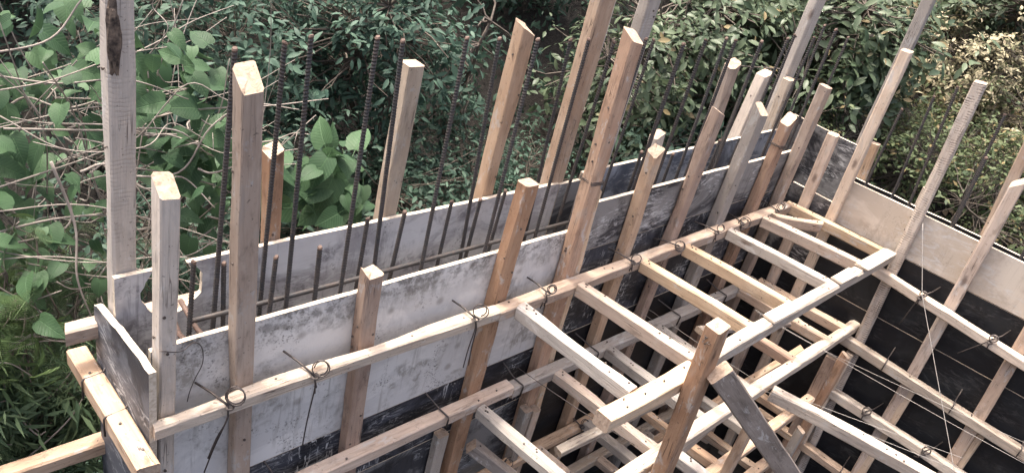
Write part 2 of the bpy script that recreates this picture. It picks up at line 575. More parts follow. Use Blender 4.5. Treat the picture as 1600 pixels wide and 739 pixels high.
def build_ground():
    def axis(lo, hi):
        c = [lo]
        v = lo
        while v < hi:
            d = max(0.28, 0.11 * max(abs(v - 3) - 6, 0) + 0.28)
            v += d
            c.append(v)
        return c
    xs, ys = axis(-120, 140), axis(-120, 140)
    V = [(x, y, ground_h(x, y)) for y in ys for x in xs]
    nx = len(xs)
    Fc = [(j * nx + i, j * nx + i + 1, (j + 1) * nx + i + 1, (j + 1) * nx + i) for j in range(len(ys) - 1) for i in range(nx - 1)]
    m, nt, p = new_mat('soil_and_litter')
    b = NB(nt)
    v = b.coords(jitter=False)
    f1 = b.noise(v, 1.2, 5, 0.6)
    f2 = b.noise(v, 24.0, 6, 0.7)
    c = b.mix(b.step(f1, 0.35, 0.65), (0.012, 0.010, 0.008), (0.022, 0.018, 0.014))
    c = b.mix(b.math('MULTIPLY', b.step(f2, 0.52, 0.7), 0.4), c, (0.045, 0.036, 0.027))
    b.l(c, p.inputs['Base Color'])
    p.inputs['Roughness'].default_value = 0.95
    b.bump(f2, 0.8, 0.05, p)
    o = link('ground', mesh_from('ground', V, Fc), m, smooth=True)
    tag(o, 'dark soil and leaf litter of the pit floor and the wooded slope', None, None, 'structure')
build_ground()

# ------------------------------------------------------------------ frame of the short wall B
TH = R(7.9)
B0 = Vector((4.06, 0, 0))
EB = Vector((math.sin(TH), -math.cos(TH), 0))       # along the short wall, towards the camera side
NBv = Vector((math.cos(TH), math.sin(TH), 0))       # outwards
def PB(s, off, z):
    return B0 + EB * s + NBv * off + Vector((0, 0, z))

# ------------------------------------------------------------------ formwork sheets
def sheet(pts, a, b, nrm, thick, mat, label, group=None, cat='formwork sheet', name='plywood_sheet', wob=0.0):
    """pts: outline in (a, z) plane starting at origin `a`; extruded along nrm by thick."""
    o3, d3 = Vector(a), Vector(b)
    nrm = Vector(nrm).normalized()
    bm = bmesh.new()
    fr = []
    for (s, z) in pts:
        dz = wob * noise.noise(Vector((s * 9, z * 3, 5.1)))
        fr.append(bm.verts.new(o3 + d3 * s + Vector((0, 0, z + dz))))
    for tri in tessellate_polygon([[Vector((s, z, 0)) for (s, z) in pts]]):
        try:
            bm.faces.new([fr[i] for i in tri])
        except ValueError:
            pass
    tops = list(bm.faces)
    ret = bmesh.ops.extrude_face_region(bm, geom=tops)
    bmesh.ops.translate(bm, verts=[e for e in ret['geom'] if isinstance(e, bmesh.types.BMVert)], vec=nrm * thick)
    bmesh.ops.recalc_face_normals(bm, faces=list(bm.faces))
    for fc in bm.faces:
        fc.material_index = 0 if abs(fc.normal.dot(nrm)) > 0.9 else 1
    me = bpy.data.meshes.new(name)
    bm.to_mesh(me)
    bm.free()
    me.materials.append(PLY[mat])
    me.materials.append(PLYEDGE)
    o = bpy.data.objects.new(name, me)
    COL.objects.link(o)
    return tag(o, label, cat, group)

def strip(x0, x1, ztop0, ztop1, zbot0, zbot1=None, n=14):
    zbot1 = zbot0 if zbot1 is None else zbot1
    top = [(x0 + (x1 - x0) * i / n, ztop0 + (ztop1 - ztop0) * i / n) for i in range(n + 1)]
    return [(x0, zbot0)] + top + [(x1, zbot1)]

XA, OUT = (1, 0, 0), (0, 1, 0)
G_IN, G_OUT, G_B = 'inner sheets of the long wall', 'outer sheets of the long wall', 'sheets of the short wall'
T = 0.016
sheet(strip(0.600, 2.318, 0.004, -0.004, -0.612, -0.598), (0, 0, 0), XA, OUT, T, 'white',
      'long whitish stained plywood sheet behind the near studs, top edge bare', G_IN, wob=0.004)
sheet(strip(0.600, 2.318, -0.616, -0.602, -0.905), (0, 0.001, 0), XA, OUT, T, 'scuffed',
      'black scuffed sheet just below the long whitish sheet', G_IN)
sheet(strip(0.600, 2.318, -0.909, -0.909, -1.95), (0, 0, 0), XA, OUT, T, 'slate',
      'slate grey sheet at the foot of the near end of the long wall', G_IN)
sheet(strip(2.322, 4.045, 0.106, 0.104, -0.131), (0, 0, 0), XA, OUT, T, 'slate',
      'grey sheet strip with white top edge at the far half of the long wall', G_IN, wob=0.003)
sheet(strip(2.322, 4.045, -0.135, -0.135, -0.598), (0, 0.001, 0), XA, OUT, T, 'scuffed',
      'black sheet with white streaks behind the upper waler near the corner', G_IN)
sheet(strip(2.322, 4.045, -0.602, -0.602, -1.95), (0, 0, 0), XA, OUT, T, 'black',
      'lowest black sheet of the long wall near the corner', G_IN)
# outer sheet with a round notch that breaks its top edge
cx, cz, cr = 0.742, 0.022, 0.088
pts = [(0.585, -1.95), (0.585, 0.103)]
a0 = math.acos(min(1, (0.1 - cz) / cr))
pts.append((cx - cr * math.sin(a0), 0.1))
for i in range(1, 28):
    an = -a0 - (2 * math.pi - 2 * a0) * i / 28
    rr = cr * (1 + 0.035 * math.sin(7 * an) + 0.02 * math.sin(17 * an))
    pts.append((cx + rr * math.sin(an), cz + rr * math.cos(an)))
pts.append((cx + cr * math.sin(a0), 0.1))
pts += [(0.9 + 0.1 * i, 0.102 - 0.022 * i / 14) for i in range(15)] + [(2.34, 0.076), (2.34, -1.95)]
sheet(pts, (0, 0.210, 0), XA, OUT, T, 'mauve',
      'mauve grey stained outer sheet with a round cut hole at its left end', G_OUT, wob=0.003)
sheet(strip(2.344, 2.47, 0.072, 0.072, -1.95, n=2), (0, 0.210, 0), XA, OUT, T, 'slate',
      'narrow dark outer sheet between the mauve sheet and the blue sheet', G_OUT)
sheet(strip(2.474, 4.30, 0.107, 0.105, -1.95), (0, 0.210, 0), XA, OUT, T, 'blue',
      'blue grey outer sheet with white top edge running to the far corner', G_OUT, wob=0.003)
# short wall
sheet(strip(0.018, 0.292, -0.098, -0.106, -0.574), B0, EB, NBv, T, 'slate',
      'low grey sheet in the inner corner of the short wall', G_B)
sheet(strip(0.296, 2.1, 0.048, 0.043, -0.200, -0.215), B0, EB, NBv, T, 'beige',
      'pale beige plywood strip along the top of the short wall', G_B, wob=0.004)
sheet(strip(0.296, 2.1, -0.204, -0.219, -0.574), B0 + NBv * 0.001, EB, NBv, T, 'black',
      'glossy black sheet below the beige strip of the short wall', G_B)
sheet(strip(0.018, 2.1, -0.578, -0.578, -1.95), B0, EB, NBv, T, 'black',
      'lowest black sheet of the short wall behind the lower walers', G_B)
sheet(strip(-0.185, 0.218, 0.189, 0.172, -1.95), B0 + NBv * 0.2, EB, NBv, T, 'slate',
      'dark scuffed outer sheet standing high at the far corner', G_B, wob=0.004)
sheet(strip(0.222, 2.1, 0.005, 0.002, -1.95), B0 + NBv * 0.2, EB, NBv, T, 'black',
      'black outer sheet of the short wall showing only a pale edge', G_B, wob=0.006)
# end panel closing the wall at the left
pts = [(-0.088, -1.95), (-0.088, 0.012), (-0.06, 0.006), (-0.02, 0.012), (0.02, 0.004), (0.08, -0.006), (0.14, -0.010), (0.17, -0.022),
       (0.23, -0.030), (0.29, -0.038), (0.315, -0.052), (0.318, -1.95)]
sheet(pts, (0.562, 0, 0), (0, 1, 0), (1, 0, 0), 0.019, 'panel',
      'dark grey end panel with chipped slanting edge closing the wall at left', None, wob=0.006)

# ------------------------------------------------------------------ studs
FLOOR = -1.95
def studA(x_top, z_top, x_ref, z_ref, w, d, mat, label, yb=0.0, zb=FLOOR, cut=(0.0, 0, 0), bow=0.006, group='studs of the long wall', cat='stud', name='timber_stud', fe=False):
    k = (x_ref - x_top) / (z_ref - z_top)
    xb = x_top + k * (zb - z_top)
    y = yb - d / 2 - 0.001
    return timber(name, (xb, y, zb), (x_top, y, z_top), d, w, mat, label, cat, group, ey=(0, 1, 0), cut1=cut, bow=bow, fresh_end=fe)
def studB(s_top, z_top, s_ref, z_ref, w, d, mat, label, off=0.0, zb=FLOOR, cut=(0, 0, 0), bow=0.006, group='studs of the short wall', cat='stud', name='timber_stud', fe=False):
    k = (s_ref - s_top) / (z_ref - z_top)
    sb = s_top + k * (zb - z_top)
    o2 = off - d / 2 - 0.001
    return timber(name, PB(sb, o2, zb), PB(s_top, o2, z_top), w, d, mat, label, cat, group, ey=EB, cut1=cut, bow=bow, fresh_end=fe)

studA(0.628, 0.515, 0.622, 0.0, 0.046, 0.056, 'pale', 'weathered stud with slanted tip at the left end of the wall', fe=True, cut=(0.75, 0.1, 0))
studA(0.813, 0.765, 0.838, 0.0, 0.056, 0.056, 'tan', 'tall stud with slanted fresh cut top, second from the left end', fe=True, cut=(0.9, 0.0, 0.004))
studA(1.253, 0.098, 1.273, -0.65, 0.062, 0.052, 'brown', 'short stud with broken ragged top in front of the whitish sheet', fe=True, cut=(0.1, 0, 0.012))
studA(1.862, 0.300, 1.855, -0.8, 0.062, 0.054, 'brown', 'stud with flat square top just left of the thick doubled stud')
studA(2.196, 0.815, 2.235, -0.61, 0.066, 0.056, 'brown', 'tallest inner stud with slanted pale tip at mid wall', fe=True, cut=(0.6, 0.25, 0))
studA(2.262, 0.212, 2.296, -0.61, 0.042, 0.050, 'fresh', 'short orange stud nailed against the tallest inner stud', cut=(0.2, 0.9, 0))
studA(2.581, 0.318, 2.606, -0.63, 0.058, 0.052, 'tan', 'stud with torn orange top right of the doubled stud', cut=(0.1, -0.5, 0.006))
studA(2.948, 0.455, 2.941, -0.63, 0.058, 0.052, 'brown', 'brown stud with slanted top, third from the corner', cut=(0.2, 0.4, 0))
studA(3.322, 0.425, 3.321, -0.17, 0.068, 0.056, 'grey', 'grey weathered stud with fresh cut yellow tip near the corner', fe=True, cut=(0.8, 0.1, 0))
studA(3.650, 0.335, 3.662, -0.17, 0.056, 0.054, 'brown', 'brown stud with steep white slanted tip next to the corner', fe=True, cut=(0.1, -0.9, 0))
studA(3.900, 0.490, 3.925, -0.11, 0.060, 0.054, 'tan', 'tan stud rising in the inner corner of the two walls', cut=(0.1, 0.1, 0))
studA(1.744, -0.865, 1.740, -1.6, 0.055, 0.045, 'grey', 'short grey cleat beside the foot of the flat topped stud', group='cleats below the walers', cat='cleat', name='timber_cleat')
studA(2.185, -0.885, 2.19, -1.6, 0.040, 0.05, 'grey', 'short grey cleat beside the doubled stud under the lower waler', yb=-0.055, group='cleats below the walers', cat='cleat', name='timber_cleat')
studA(2.245, -0.91, 2.25, -1.6, 0.040, 0.05, 'tan', 'short tan cleat right of the grey cleat under the lower waler', yb=-0.055, group='cleats below the walers', cat='cleat', name='timber_cleat')

GO = 'outer studs of the long wall'
YO = 0.228 + 0.058
LEFT_POST = studA(0.636, 1.60, 0.618, 0.157, 0.062, 0.056, 'post', 'tall grey sawn post at far left with a dark knot hole near its top', yb=YO, group=GO)
# dark knot and bark pocket eaten into the corner of that post
bm = bmesh.new()
bmesh.ops.create_icosphere(bm, subdivisions=3, radius=1.0)
for v_ in bm.verts:
    k_ = 1 + 0.35 * noise.noise(v_.co * 2.3) + 0.15 * noise.noise(v_.co * 6)
    v_.co = Vector((v_.co.x * 0.095, v_.co.y * 0.012, v_.co.z * 0.017)) * k_
kme = bpy.data.meshes.new('knot')
bm.to_mesh(kme); bm.free()
kme.materials.append(simple_mat('knot_bark', (0.16, 0.12, 0.09), (0.03, 0.022, 0.018), 55, 0.95, 0, 1.0))
ko = bpy.data.objects.new('knot', kme)
COL.objects.link(ko)
ko.parent = LEFT_POST
ko.matrix_parent_inverse = LEFT_POST.matrix_world.inverted()
ko.location = (0.612, 0.231, 0.770)
ko.rotation_euler = (0, R(-90), R(20))
ko['label'] = 'dark knot hole with bark'
studA(1.052, 0.400, 1.063, 0.11, 0.046, 0.05, 'brown', 'short outer stud with rounded top behind the mauve sheet', yb=YO, group=GO, cut=(0.3, -0.5, 0.004))
studA(1.505, 0.640, 1.500, 0.24, 0.060, 0.056, 'pale', 'pinkish outer stud with flat white top behind the rebar', fe=True, yb=YO, group=GO)
studA(1.966, 0.745, 1.964, 0.07, 0.062, 0.056, 'tan', 'outer stud with pointed top left of the wide doubled post', yb=YO, group=GO, cut=(0.35, 0.45, 0.006))
studA(2.335, 1.60, 2.340, 0.07, 0.088, 0.056, 'tan', 'wide tall outer post rising out of the picture at mid wall', yb=YO, group=GO)
studA(2.420, 1.60, 2.420, 0.07, 0.042, 0.040, 'pale', 'pale thin batten fixed right of the wide tall outer post', yb=YO + 0.03, group=GO)
studA(2.625, 1.60, 2.618, 0.10, 0.080, 0.056, 'post', 'tall pale outer post just behind the tallest inner stud', yb=YO, group=GO)
studA(3.010, 0.196, 3.02, 0.10, 0.060, 0.05, 'pale', 'stubby pale outer stud peeping over the blue sheet edge', yb=YO, group=GO, cut=(0, -0.4, 0))
studA(3.443, 0.520, 3.462, 0.27, 0.068, 0.056, 'tan', 'outer stud with rounded dull top behind the slanted brown stud', yb=YO, group=GO, cut=(0.2, -0.4, 0.003))
studA(3.795, 0.448, 3.775, 0.10, 0.080, 0.060, 'pale', 'outer stud with white wedge top behind the grey stud', fe=True, yb=YO, group=GO, cut=(0, -0.3, 0))
studA(4.105, 0.390, 4.118, 0.10, 0.072, 0.05, 'pale', 'whitish flat outer stud left of the far corner', yb=YO, group=GO)
studA(4.160, 1.60, 4.170, 0.39, 0.100, 0.05, 'post', 'tall grey brown outer board at the far corner', yb=YO + 0.055, group=GO)

studB(0.113, 0.245, 0.130, -0.14, 0.056, 0.054, 'tan', 'short square topped stud in the corner of the short wall', cut=(0, 0.1, 0))
studB(0.258, 0.760, 0.288, -0.155, 0.052, 0.056, 'fresh', 'tall orange tan stud in front of the grey pole', cut=(0, 0.1, 0))
studB(0.614, 0.745, 0.712, -0.674, 0.055, 0.056, 'sawn', 'tall stud with rough saw marks on its pale face, short wall', cut=(0, 0.1, 0.002))
studB(0.968, 0.395, 1.031, -1.0, 0.058, 0.056, 'tan', 'stud with rounded white chopped tip at the right edge', fe=True, cut=(0.9, 0.4, 0))
studB(1.318, 0.20, 1.396, -1.033, 0.058, 0.056, 'tan', 'rightmost stud of the short wall leaving the picture')
studB(0.640, -0.885, 0.655, -1.6, 0.060, 0.05, 'brown', 'reddish brown cleat beside the saw marked stud', off=-0.058, group='cleats of the short wall', cat='cleat', name='timber_cleat')
studB(0.712, -0.80, 0.73, -1.6, 0.040, 0.05, 'fresh', 'orange batten right of the reddish brown cleat', off=-0.058, group='cleats of the short wall', cat='cleat', name='timber_cleat')
studB(1.062, -0.80, 1.08, -1.6, 0.040, 0.045, 'fresh', 'orange cleat under the second waler beside the chopped stud', off=-0.004, group='cleats of the short wall', cat='cleat', name='timber_cleat')
studB(1.436, -0.83, 1.46, -1.6, 0.040, 0.045, 'fresh', 'orange cleat beside the rightmost stud low in the pit', off=-0.004, group='cleats of the short wall', cat='cleat', name='timber_cleat')
GOB = 'outer studs of the short wall'
OB = 0.2 + T + 0.058
studB(0.170, 1.65, 0.206, 0.195, 0.058, 0.05, 'grey', 'tall grey pole leaning behind the orange tan stud', off=OB, group=GOB)
studB(0.272, 0.210, 0.290, 0.0, 0.050, 0.05, 'tan', 'stubby tan outer stud right of the tall orange tan stud', off=OB, group=GOB)
studB(0.600, 0.10, 0.605, 0.0, 0.022, 0.03, 'pale', 'tiny pale stake behind the saw marked stud', off=OB, group=GOB)
studB(0.900, 0.62, 0.960, 0.0, 0.050, 0.05, 'tan', 'tan outer stud at the right edge behind the chopped stud', off=OB, group=GOB)

# ------------------------------------------------------------------ walers
GW = 'walers of the long wall'
YW = -0.058
def walerA(x0, z0, x1, z1, w, h, mat, label, **k):
    y = YW - w / 2
    return timber('timber_waler', (x0, y, z0 - h / 2), (x1, y, z1 - h / 2), w, h, mat, label, 'waler', GW, **k)
walerA(0.572, -0.166, 1.808, -0.188, 0.052, 0.048, 'pale', 'upper waler in front of the whitish sheet, starting at the left end', cut0=(0.1, 0, 0.003), bow=0.012)
walerA(1.812, -0.194, 3.960, -0.178, 0.054, 0.052, 'tan', 'upper waler carrying the ladder rungs up to the corner', cut0=(0.2, 0, 0.002), nails=((.03, .01), (.3, -.01)))
walerA(0.604, -0.662, 2.012, -0.650, 0.056, 0.052, 'tan', 'second waler running along the bottom of the whitish sheet', bow=0.01)
walerA(2.016, -0.667, 3.98, -0.690, 0.056, 0.056, 'grey', 'grey second waler below the ladder rungs')
walerA(1.75, -1.205, 3.98, -1.215, 0.054, 0.05, 'tan', 'third waler deep below the rungs along the long wall')
walerA(2.2, -1.585, 3.98, -1.615, 0.054, 0.05, 'pale', 'fourth waler near the pit floor along the long wall')
timber('timber_waler', (0.484, 0.314, -0.131), (2.3, 0.314, -0.135), 0.052, 0.052, 'tan',
       'outer waler whose end block juts out left of the dark end panel', 'waler', 'outer walers', cut0=(0.3, 0, 0))
timber('timber_waler', (-0.35, 0.314, -0.602), (2.3, 0.314, -0.62), 0.052, 0.056, 'tan',
       'lower outer waler crossing the bottom left corner', 'waler', 'outer walers')
timber('timber_waler', (0.528, 0.385, -0.282), (0.530, -0.168, -0.255), 0.056, 0.056, 'tan',
       'short pale waler clamped across the dark end panel at left', 'waler', None, cut1=(0.15, 0, 0.002))
GWB = 'walers of the short wall'
def walerB(s0, z0, s1, z1, w, h, mat, label, **k):
    off = -0.058 - w / 2
    return timber('timber_waler', PB(s0, off, z0 - h / 2), PB(s1, off, z1 - h / 2), w, h, mat, label, 'waler', GWB, **k)
walerB(0.585, -0.272, 2.1, -0.420, 0.050, 0.05, 'fresh', 'upper tan waler of the short wall with twisted wire ties', bow=0.008)
walerB(0.625, -0.716, 2.1, -0.800, 0.052, 0.058, 'pale', 'rough pale second waler of the short wall', bow=0.012)
walerB(0.688, -1.055, 2.0, -1.115, 0.054, 0.058, 'pale', 'third waler of the short wall with two wire loops', bow=0.012, cut0=(-0.7, 0, 0))
walerB(0.420, -1.462, 1.7, -1.53, 0.052, 0.05, 'tan', 'lowest waler of the short wall')

# ------------------------------------------------------------------ ladder of struts between the walls
ZT = -0.176
def strut(x0, y0, x1, y1, zt0, zt1, w, h, mat, label, group, **k):
    return timber('timber_strut', (x0, y0, zt0 - h / 2), (x1, y1, zt1 - h / 2), w, h, mat, label, 'strut', group, **k)
G1 = 'rungs of the upper strut ladder'
Y0 = -0.113
NL = ((0.035, 0.008), (0.06, -0.008), (0.95, 0.006))
strut(1.906, Y0, 1.944, -0.650, -0.184, -0.178, 0.050, 0.062, 'grey', 'first rung of the upper ladder, grey with a rough cracked side', G1, nails=NL)
strut(2.238, Y0, 2.298, -0.650, -0.184, -0.178, 0.046, 0.060, 'tan', 'second rung of the upper ladder, pinkish tan side', G1, nails=NL)
strut(2.650, Y0, 2.716, -0.650, -0.184, -0.178, 0.046, 0.058, 'fresh', 'third rung of the upper ladder, ending behind the free post', G1, nails=NL)
strut(2.972, Y0, 3.042, -0.640, -0.182, -0.178, 0.044, 0.058, 'fresh', 'fourth rung of the upper ladder, orange tan side', G1, nails=NL)
strut(3.335, Y0, 3.422, -0.632, -0.180, -0.178, 0.044, 0.058, 'grey', 'fifth rung of the upper ladder, dark grainy grey side', G1, nails=NL)
strut(3.662, Y0, 3.772, -0.620, -0.178, -0.174, 0.050, 0.058, 'tan', 'sixth rung of the upper ladder, where the diagonal piece starts', G1, nails=NL)
strut(3.968, -0.075, 4.062, -0.640, -0.174, -0.176, 0.046, 0.056, 'fresh', 'last rung of the upper ladder, along the short wall', G1, nails=NL)
timber('timber_strut', (3.735, -0.118, -0.206), (3.965, -0.300, -0.203), 0.036, 0.056, 'tan',
       'short diagonal piece between the last two rungs', 'strut', None, cut0=(-0.9, 0, 0), cut1=(0.4, 0, 0))
timber('timber_rail', (1.752, -0.682, ZT - 0.034), (2.262, -0.678, ZT - 0.034), 0.064, 0.06, 'fresh',
       'yellowish end piece of the ladder rail left of the free post', 'rail', 'rails of the strut ladders', nails=((.9, .01),))
timber('timber_rail', (2.266, -0.678, ZT - 0.022), (4.085, -0.642, ZT - 0.026), 0.056, 0.056, 'pale',
       'long ladder rail from the free post to the short wall', 'rail', 'rails of the strut ladders', nails=((.08, .01), (.16, -.01)))
def scrap(x, y, lx, ly, rz, label):
    bm = bmesh.new()
    bmesh.ops.create_cube(bm, size=1)
    for v in bm.verts:
        v.co = Vector((v.co.x * lx, v.co.y * ly, v.co.z * 0.012)) + Vector((random.uniform(-.006, .006), random.uniform(-.006, .006), 0))
    bmesh.ops.bevel(bm, geom=list(bm.edges), offset=0.0015, segments=1, affect='EDGES')
    me = bpy.data.meshes.new('plywood_scrap')
    bm.to_mesh(me); bm.free()
    me.materials.append(WOOD['pale'])
    o = bpy.data.objects.new('plywood_scrap', me)
    COL.objects.link(o)
    o.location = (x, y, ZT - 0.022 + 0.028 + 0.0075)
    o.rotation_euler = (0, 0, rz)
    tag(o, label, 'scrap', 'plywood scraps on the ladder rail')
scrap(2.90, -0.664, 0.20, 0.060, 0.02, 'pale plywood scrap on the ladder rail nearest the free post')
scrap(3.52, -0.652, 0.19, 0.060, 0.03, 'pale plywood scrap in the middle of the ladder rail')
scrap(3.86, -0.648, 0.34, 0.064, 0.02, 'long white plywood scrap at the far end of the ladder rail')

# free post and its brace
timber('timber_post', (2.36, -0.748, FLOOR), (2.142, -0.748, 0.098), 0.058, 0.072, 'brown',
       'brown free post with a nail bundle near its top, in front of the ladder rail', 'post', None, ey=(0, 1, 0))
timber('timber_brace', (2.185, -0.800, -0.085), (2.80, -1.062, -0.745), 0.050, 0.088, 'dark',
       'dark grey plank brace slanting down from the free post', 'brace', None)

# second ladder
G2 = 'rungs of the second strut ladder'
ZB = -0.668
for i, (xa, xb, mt, lb) in enumerate((
        (1.835, 1.885, 'grey', 'first rung of the second ladder, its upper end in shade'),
        (2.282, 2.322, 'tan', 'second rung of the second ladder, passing under the rail end'),
        (2.628, 2.668, 'grey', 'third rung of the second ladder, grey top'),
        (3.008, 3.042, 'grey', 'fourth rung of the second ladder, seen between two upper rungs'),
        (3.432, 3.472, 'brown', 'fifth rung of the second ladder, brown side'),
        (3.776, 3.832, 'tan', 'sixth rung of the second ladder'),
        (3.975, 4.045, 'tan', 'last rung of the second ladder, next to the short wall'))):
    strut(xa, -0.115, xb, -0.645, ZB - 0.004, ZB + 0.002, 0.05, 0.056, mt, lb, G2, nails=NL[:2])
timber('timber_rail', (1.80, -0.678, ZB - 0.022), (4.150, -0.645, ZB - 0.020), 0.058, 0.054, 'pale',
       'rail of the second ladder crossing below the free post', 'rail', 'rails of the strut ladders', nails=((.45, .01), (.6, 0)))
strut(3.150, -0.706, 3.430, -1.52, -0.664, -0.70, 0.058, 0.062, 'pale', 'long pale strut running from the second rail to the lower right', None, nails=((.05, .01),), bow=0.012)
strut(2.425, -0.708, 2.50, -1.30, -0.70, -0.72, 0.05, 0.05, 'grey', 'grey strut end starting at the foot of the free post', None)

# third and fourth ladders, deep in the pit
G3 = 'rungs of the third strut ladder'
ords = ('first', 'second', 'third', 'fourth', 'fifth')
for i, (xa, mt) in enumerate(((2.325, 'tan'), (2.675, 'grey'), (3.03, 'tan'), (3.40, 'grey'), (3.75, 'tan'))):
    strut(xa, -0.114, xa + 0.04, -0.650, -1.172, -1.168, 0.05, 0.054, mt, ords[i] + ' rung from the left in the third ladder, deep in the pit', G3)
timber('timber_rail', (2.2, -0.684, -1.192), (4.15, -0.655, -1.19), 0.056, 0.054, 'tan',
       'rail of the third ladder under the grey brace', 'rail', 'rails of the strut ladders')
G4 = 'rungs of the lowest strut ladder'
for i, (xa, mt) in enumerate(((2.55, 'pale'), (2.95, 'tan'), (3.35, 'grey'), (3.7, 'tan'))):
    strut(xa, -0.114, xa + 0.05, -0.650, -1.59, -1.59, 0.05, 0.054, mt, ords[i] + ' rung from the left in the lowest ladder at the pit floor', G4)
timber('timber_rail', (2.4, -0.684, -1.617), (4.16, -0.658, -1.617), 0.056, 0.054, 'tan',
       'rail of the lowest ladder near the pit floor', 'rail', 'rails of the strut ladders')
strut(1.86, -0.10, 2.30, -0.42, -0.90, -1.32, 0.05, 0.055, 'dark', 'dark slanting strut under the second waler near the whitish patch', None)
for i, (x, y, zt, mt, lb) in enumerate(((3.60, -0.80, -1.08, 'grey', 'short grey stick standing beside the third rail'),
                                      (2.98, -0.742, -0.73, 'tan', 'shore post under the second rail at mid pit'),
                                      (3.90, -0.742, -0.73, 'brown', 'shore post under the second rail near the short wall'))):
    timber('timber_post', (x + 0.02, y, FLOOR), (x, y, zt), 0.045, 0.045, mt, lb, 'post', 'shore posts in the pit', ey=(0, 1, 0), cut1=(0.4, 0.3, 0))
timber('timber_strut', (2.2, -0.30, -0.96), (3.2, -0.36, -0.93), 0.045, 0.03, 'grey',
       'thin grey batten lying along the pit between the ladders', 'strut', None)
timber('timber_strut', (3.1, -0.28, -0.62), (3.9, -0.45, -0.72), 0.05, 0.03, 'dark',
       'dark thin board lying across the second ladder near the corner', 'strut', None)

strut(2.62, -0.716, 2.76, -1.35, -1.168, -1.20, 0.05, 0.05, 'tan', 'deep strut running from the third rail towards the lower edge', None)
strut(3.02, -0.716, 3.10, -1.40, -1.168, -1.18, 0.05, 0.05, 'brown', 'brown deep strut right of the slanting grey brace', None)
timber('timber_strut', (2.35, -0.45, -1.50), (3.15, -0.60, -0.78), 0.045, 0.055, 'grey', 'grey diagonal strut rising through the middle of the pit', 'strut', None)
timber('timber_strut', (3.25, -0.25, -1.50), (3.75, -0.58, -0.76), 0.045, 0.05, 'tan', 'tan diagonal strut below the fifth and sixth rungs', 'strut', None)

# ------------------------------------------------------------------ rebar
def rebar_mesh(length, r=0.0066, pitch=0.010):
    n = int(length / (pitch / 2))
    V, Fc = [], []
    S = 8
    for i in range(n + 1):
        z = length * i / n
        rr = r * (1.20 if i % 2 else 0.88)
        for k in range(S):
            a = 2 * math.pi * k / S
            # two long ribs and slanted cross ribs
            e = 1.12 if k in (0, 4) else 1.0
            V.append((rr * e * math.cos(a), rr * e * math.sin(a), z + 0.0022 * math.sin(a)))
    for i in range(n):
        for k in range(S):
            a, b2 = i * S + k, i * S + (k + 1) % S
            Fc.append((a, b2, b2 + S, a + S))
    Fc.append(tuple(range(S - 1, -1, -1)))
    Fc.append(tuple(n * S + k for k in range(S)))
    me = mesh_from('rebar', V, Fc)
    me.materials.append(STEEL)
    me.materials.append(RUSTEND)
    me.polygons[len(Fc) - 1].material_index = 1
    for q in range((n - 2) * S, n * S):
        me.polygons[q].material_index = 1
    return me
RB_LONG, RB_SHORT = rebar_mesh(1.40), rebar_mesh(0.75)
def ordinal(i):
    w = ['first', 'second', 'third', 'fourth', 'fifth', 'sixth', 'seventh', 'eighth', 'ninth', 'tenth', 'eleventh', 'twelfth', 'thirteenth',
         'fourteenth', 'fifteenth', 'sixteenth', 'seventeenth', 'eighteenth', 'nineteenth', 'twentieth', 'twenty-first', 'twenty-second', 'twenty-third', 'twenty-fourth', 'twenty-fifth', 'twenty-sixth']
    return w[i]
def rebar(top, low, me, label, group):
    top, low = Vector(top), Vector(low)
    d = (top - low).normalized()
    L = 1.40 if me is RB_LONG else 0.75
    o = bpy.data.objects.new('rebar', me)
    COL.objects.link(o)
    q = Vector((0, 0, 1)).rotation_difference(d)
    o.matrix_world = Matrix.Translation(top - d * L) @ q.to_matrix().to_4x4() @ Matrix.Rotation(random.random() * 6, 4, 'Z')
    tag(o, label, 'rebar', group)
ROWI, ROWO = 0.06, 0.150
longs = [(0.865, 0.763, 0.838, -.08, ROWO), (0.998, 0.774, 0.984, .0, ROWO), (1.018, 0.825, 1.029, 0, ROWI), (1.216, 0.814, 1.201, 0, ROWI), (1.370, 0.764, 1.398, -.03, ROWO),
         (1.530, 0.801, 1.523, -.03, ROWI), (1.750, 0.756, 1.806, -.08, ROWO), (1.829, 0.785, 1.812, 0, ROWI), (2.092, 0.738, 2.15, -.1, ROWO), (2.078, 0.775, 2.11, 0, ROWI),
         (2.337, 0.722, 2.33, -.2, ROWO), (2.40, 0.765, 2.40, 0, ROWI), (2.58, 0.72, 2.57, 0, ROWO), (2.65, 0.735, 2.66, 0, ROWI), (2.80, 0.69, 2.83, 0, ROWO), (2.80, 0.745, 2.81, 0, ROWI),
         (3.03, 0.735, 3.04, 0, ROWI), (3.11, 0.705, 3.12, 0, ROWO), (3.25, 0.72, 3.27, 0, ROWI), (3.43, 0.68, 3.43, 0, ROWO), (3.48, 0.725, 3.49, 0, ROWI), (3.72, 0.70, 3.73, 0, ROWO), (3.74, 0.72, 3.74, 0, ROWI)]
longs.sort()
for i, (xt, zt, xl, zl, yy) in enumerate(longs):
    rebar((xt, yy, zt), (xl + random.uniform(-.006, .006), yy + random.uniform(-.016, .016), zl), RB_LONG, 'tall ribbed rebar of the long wall, %s from the left' % ordinal(i), 'tall rebars of the long wall')
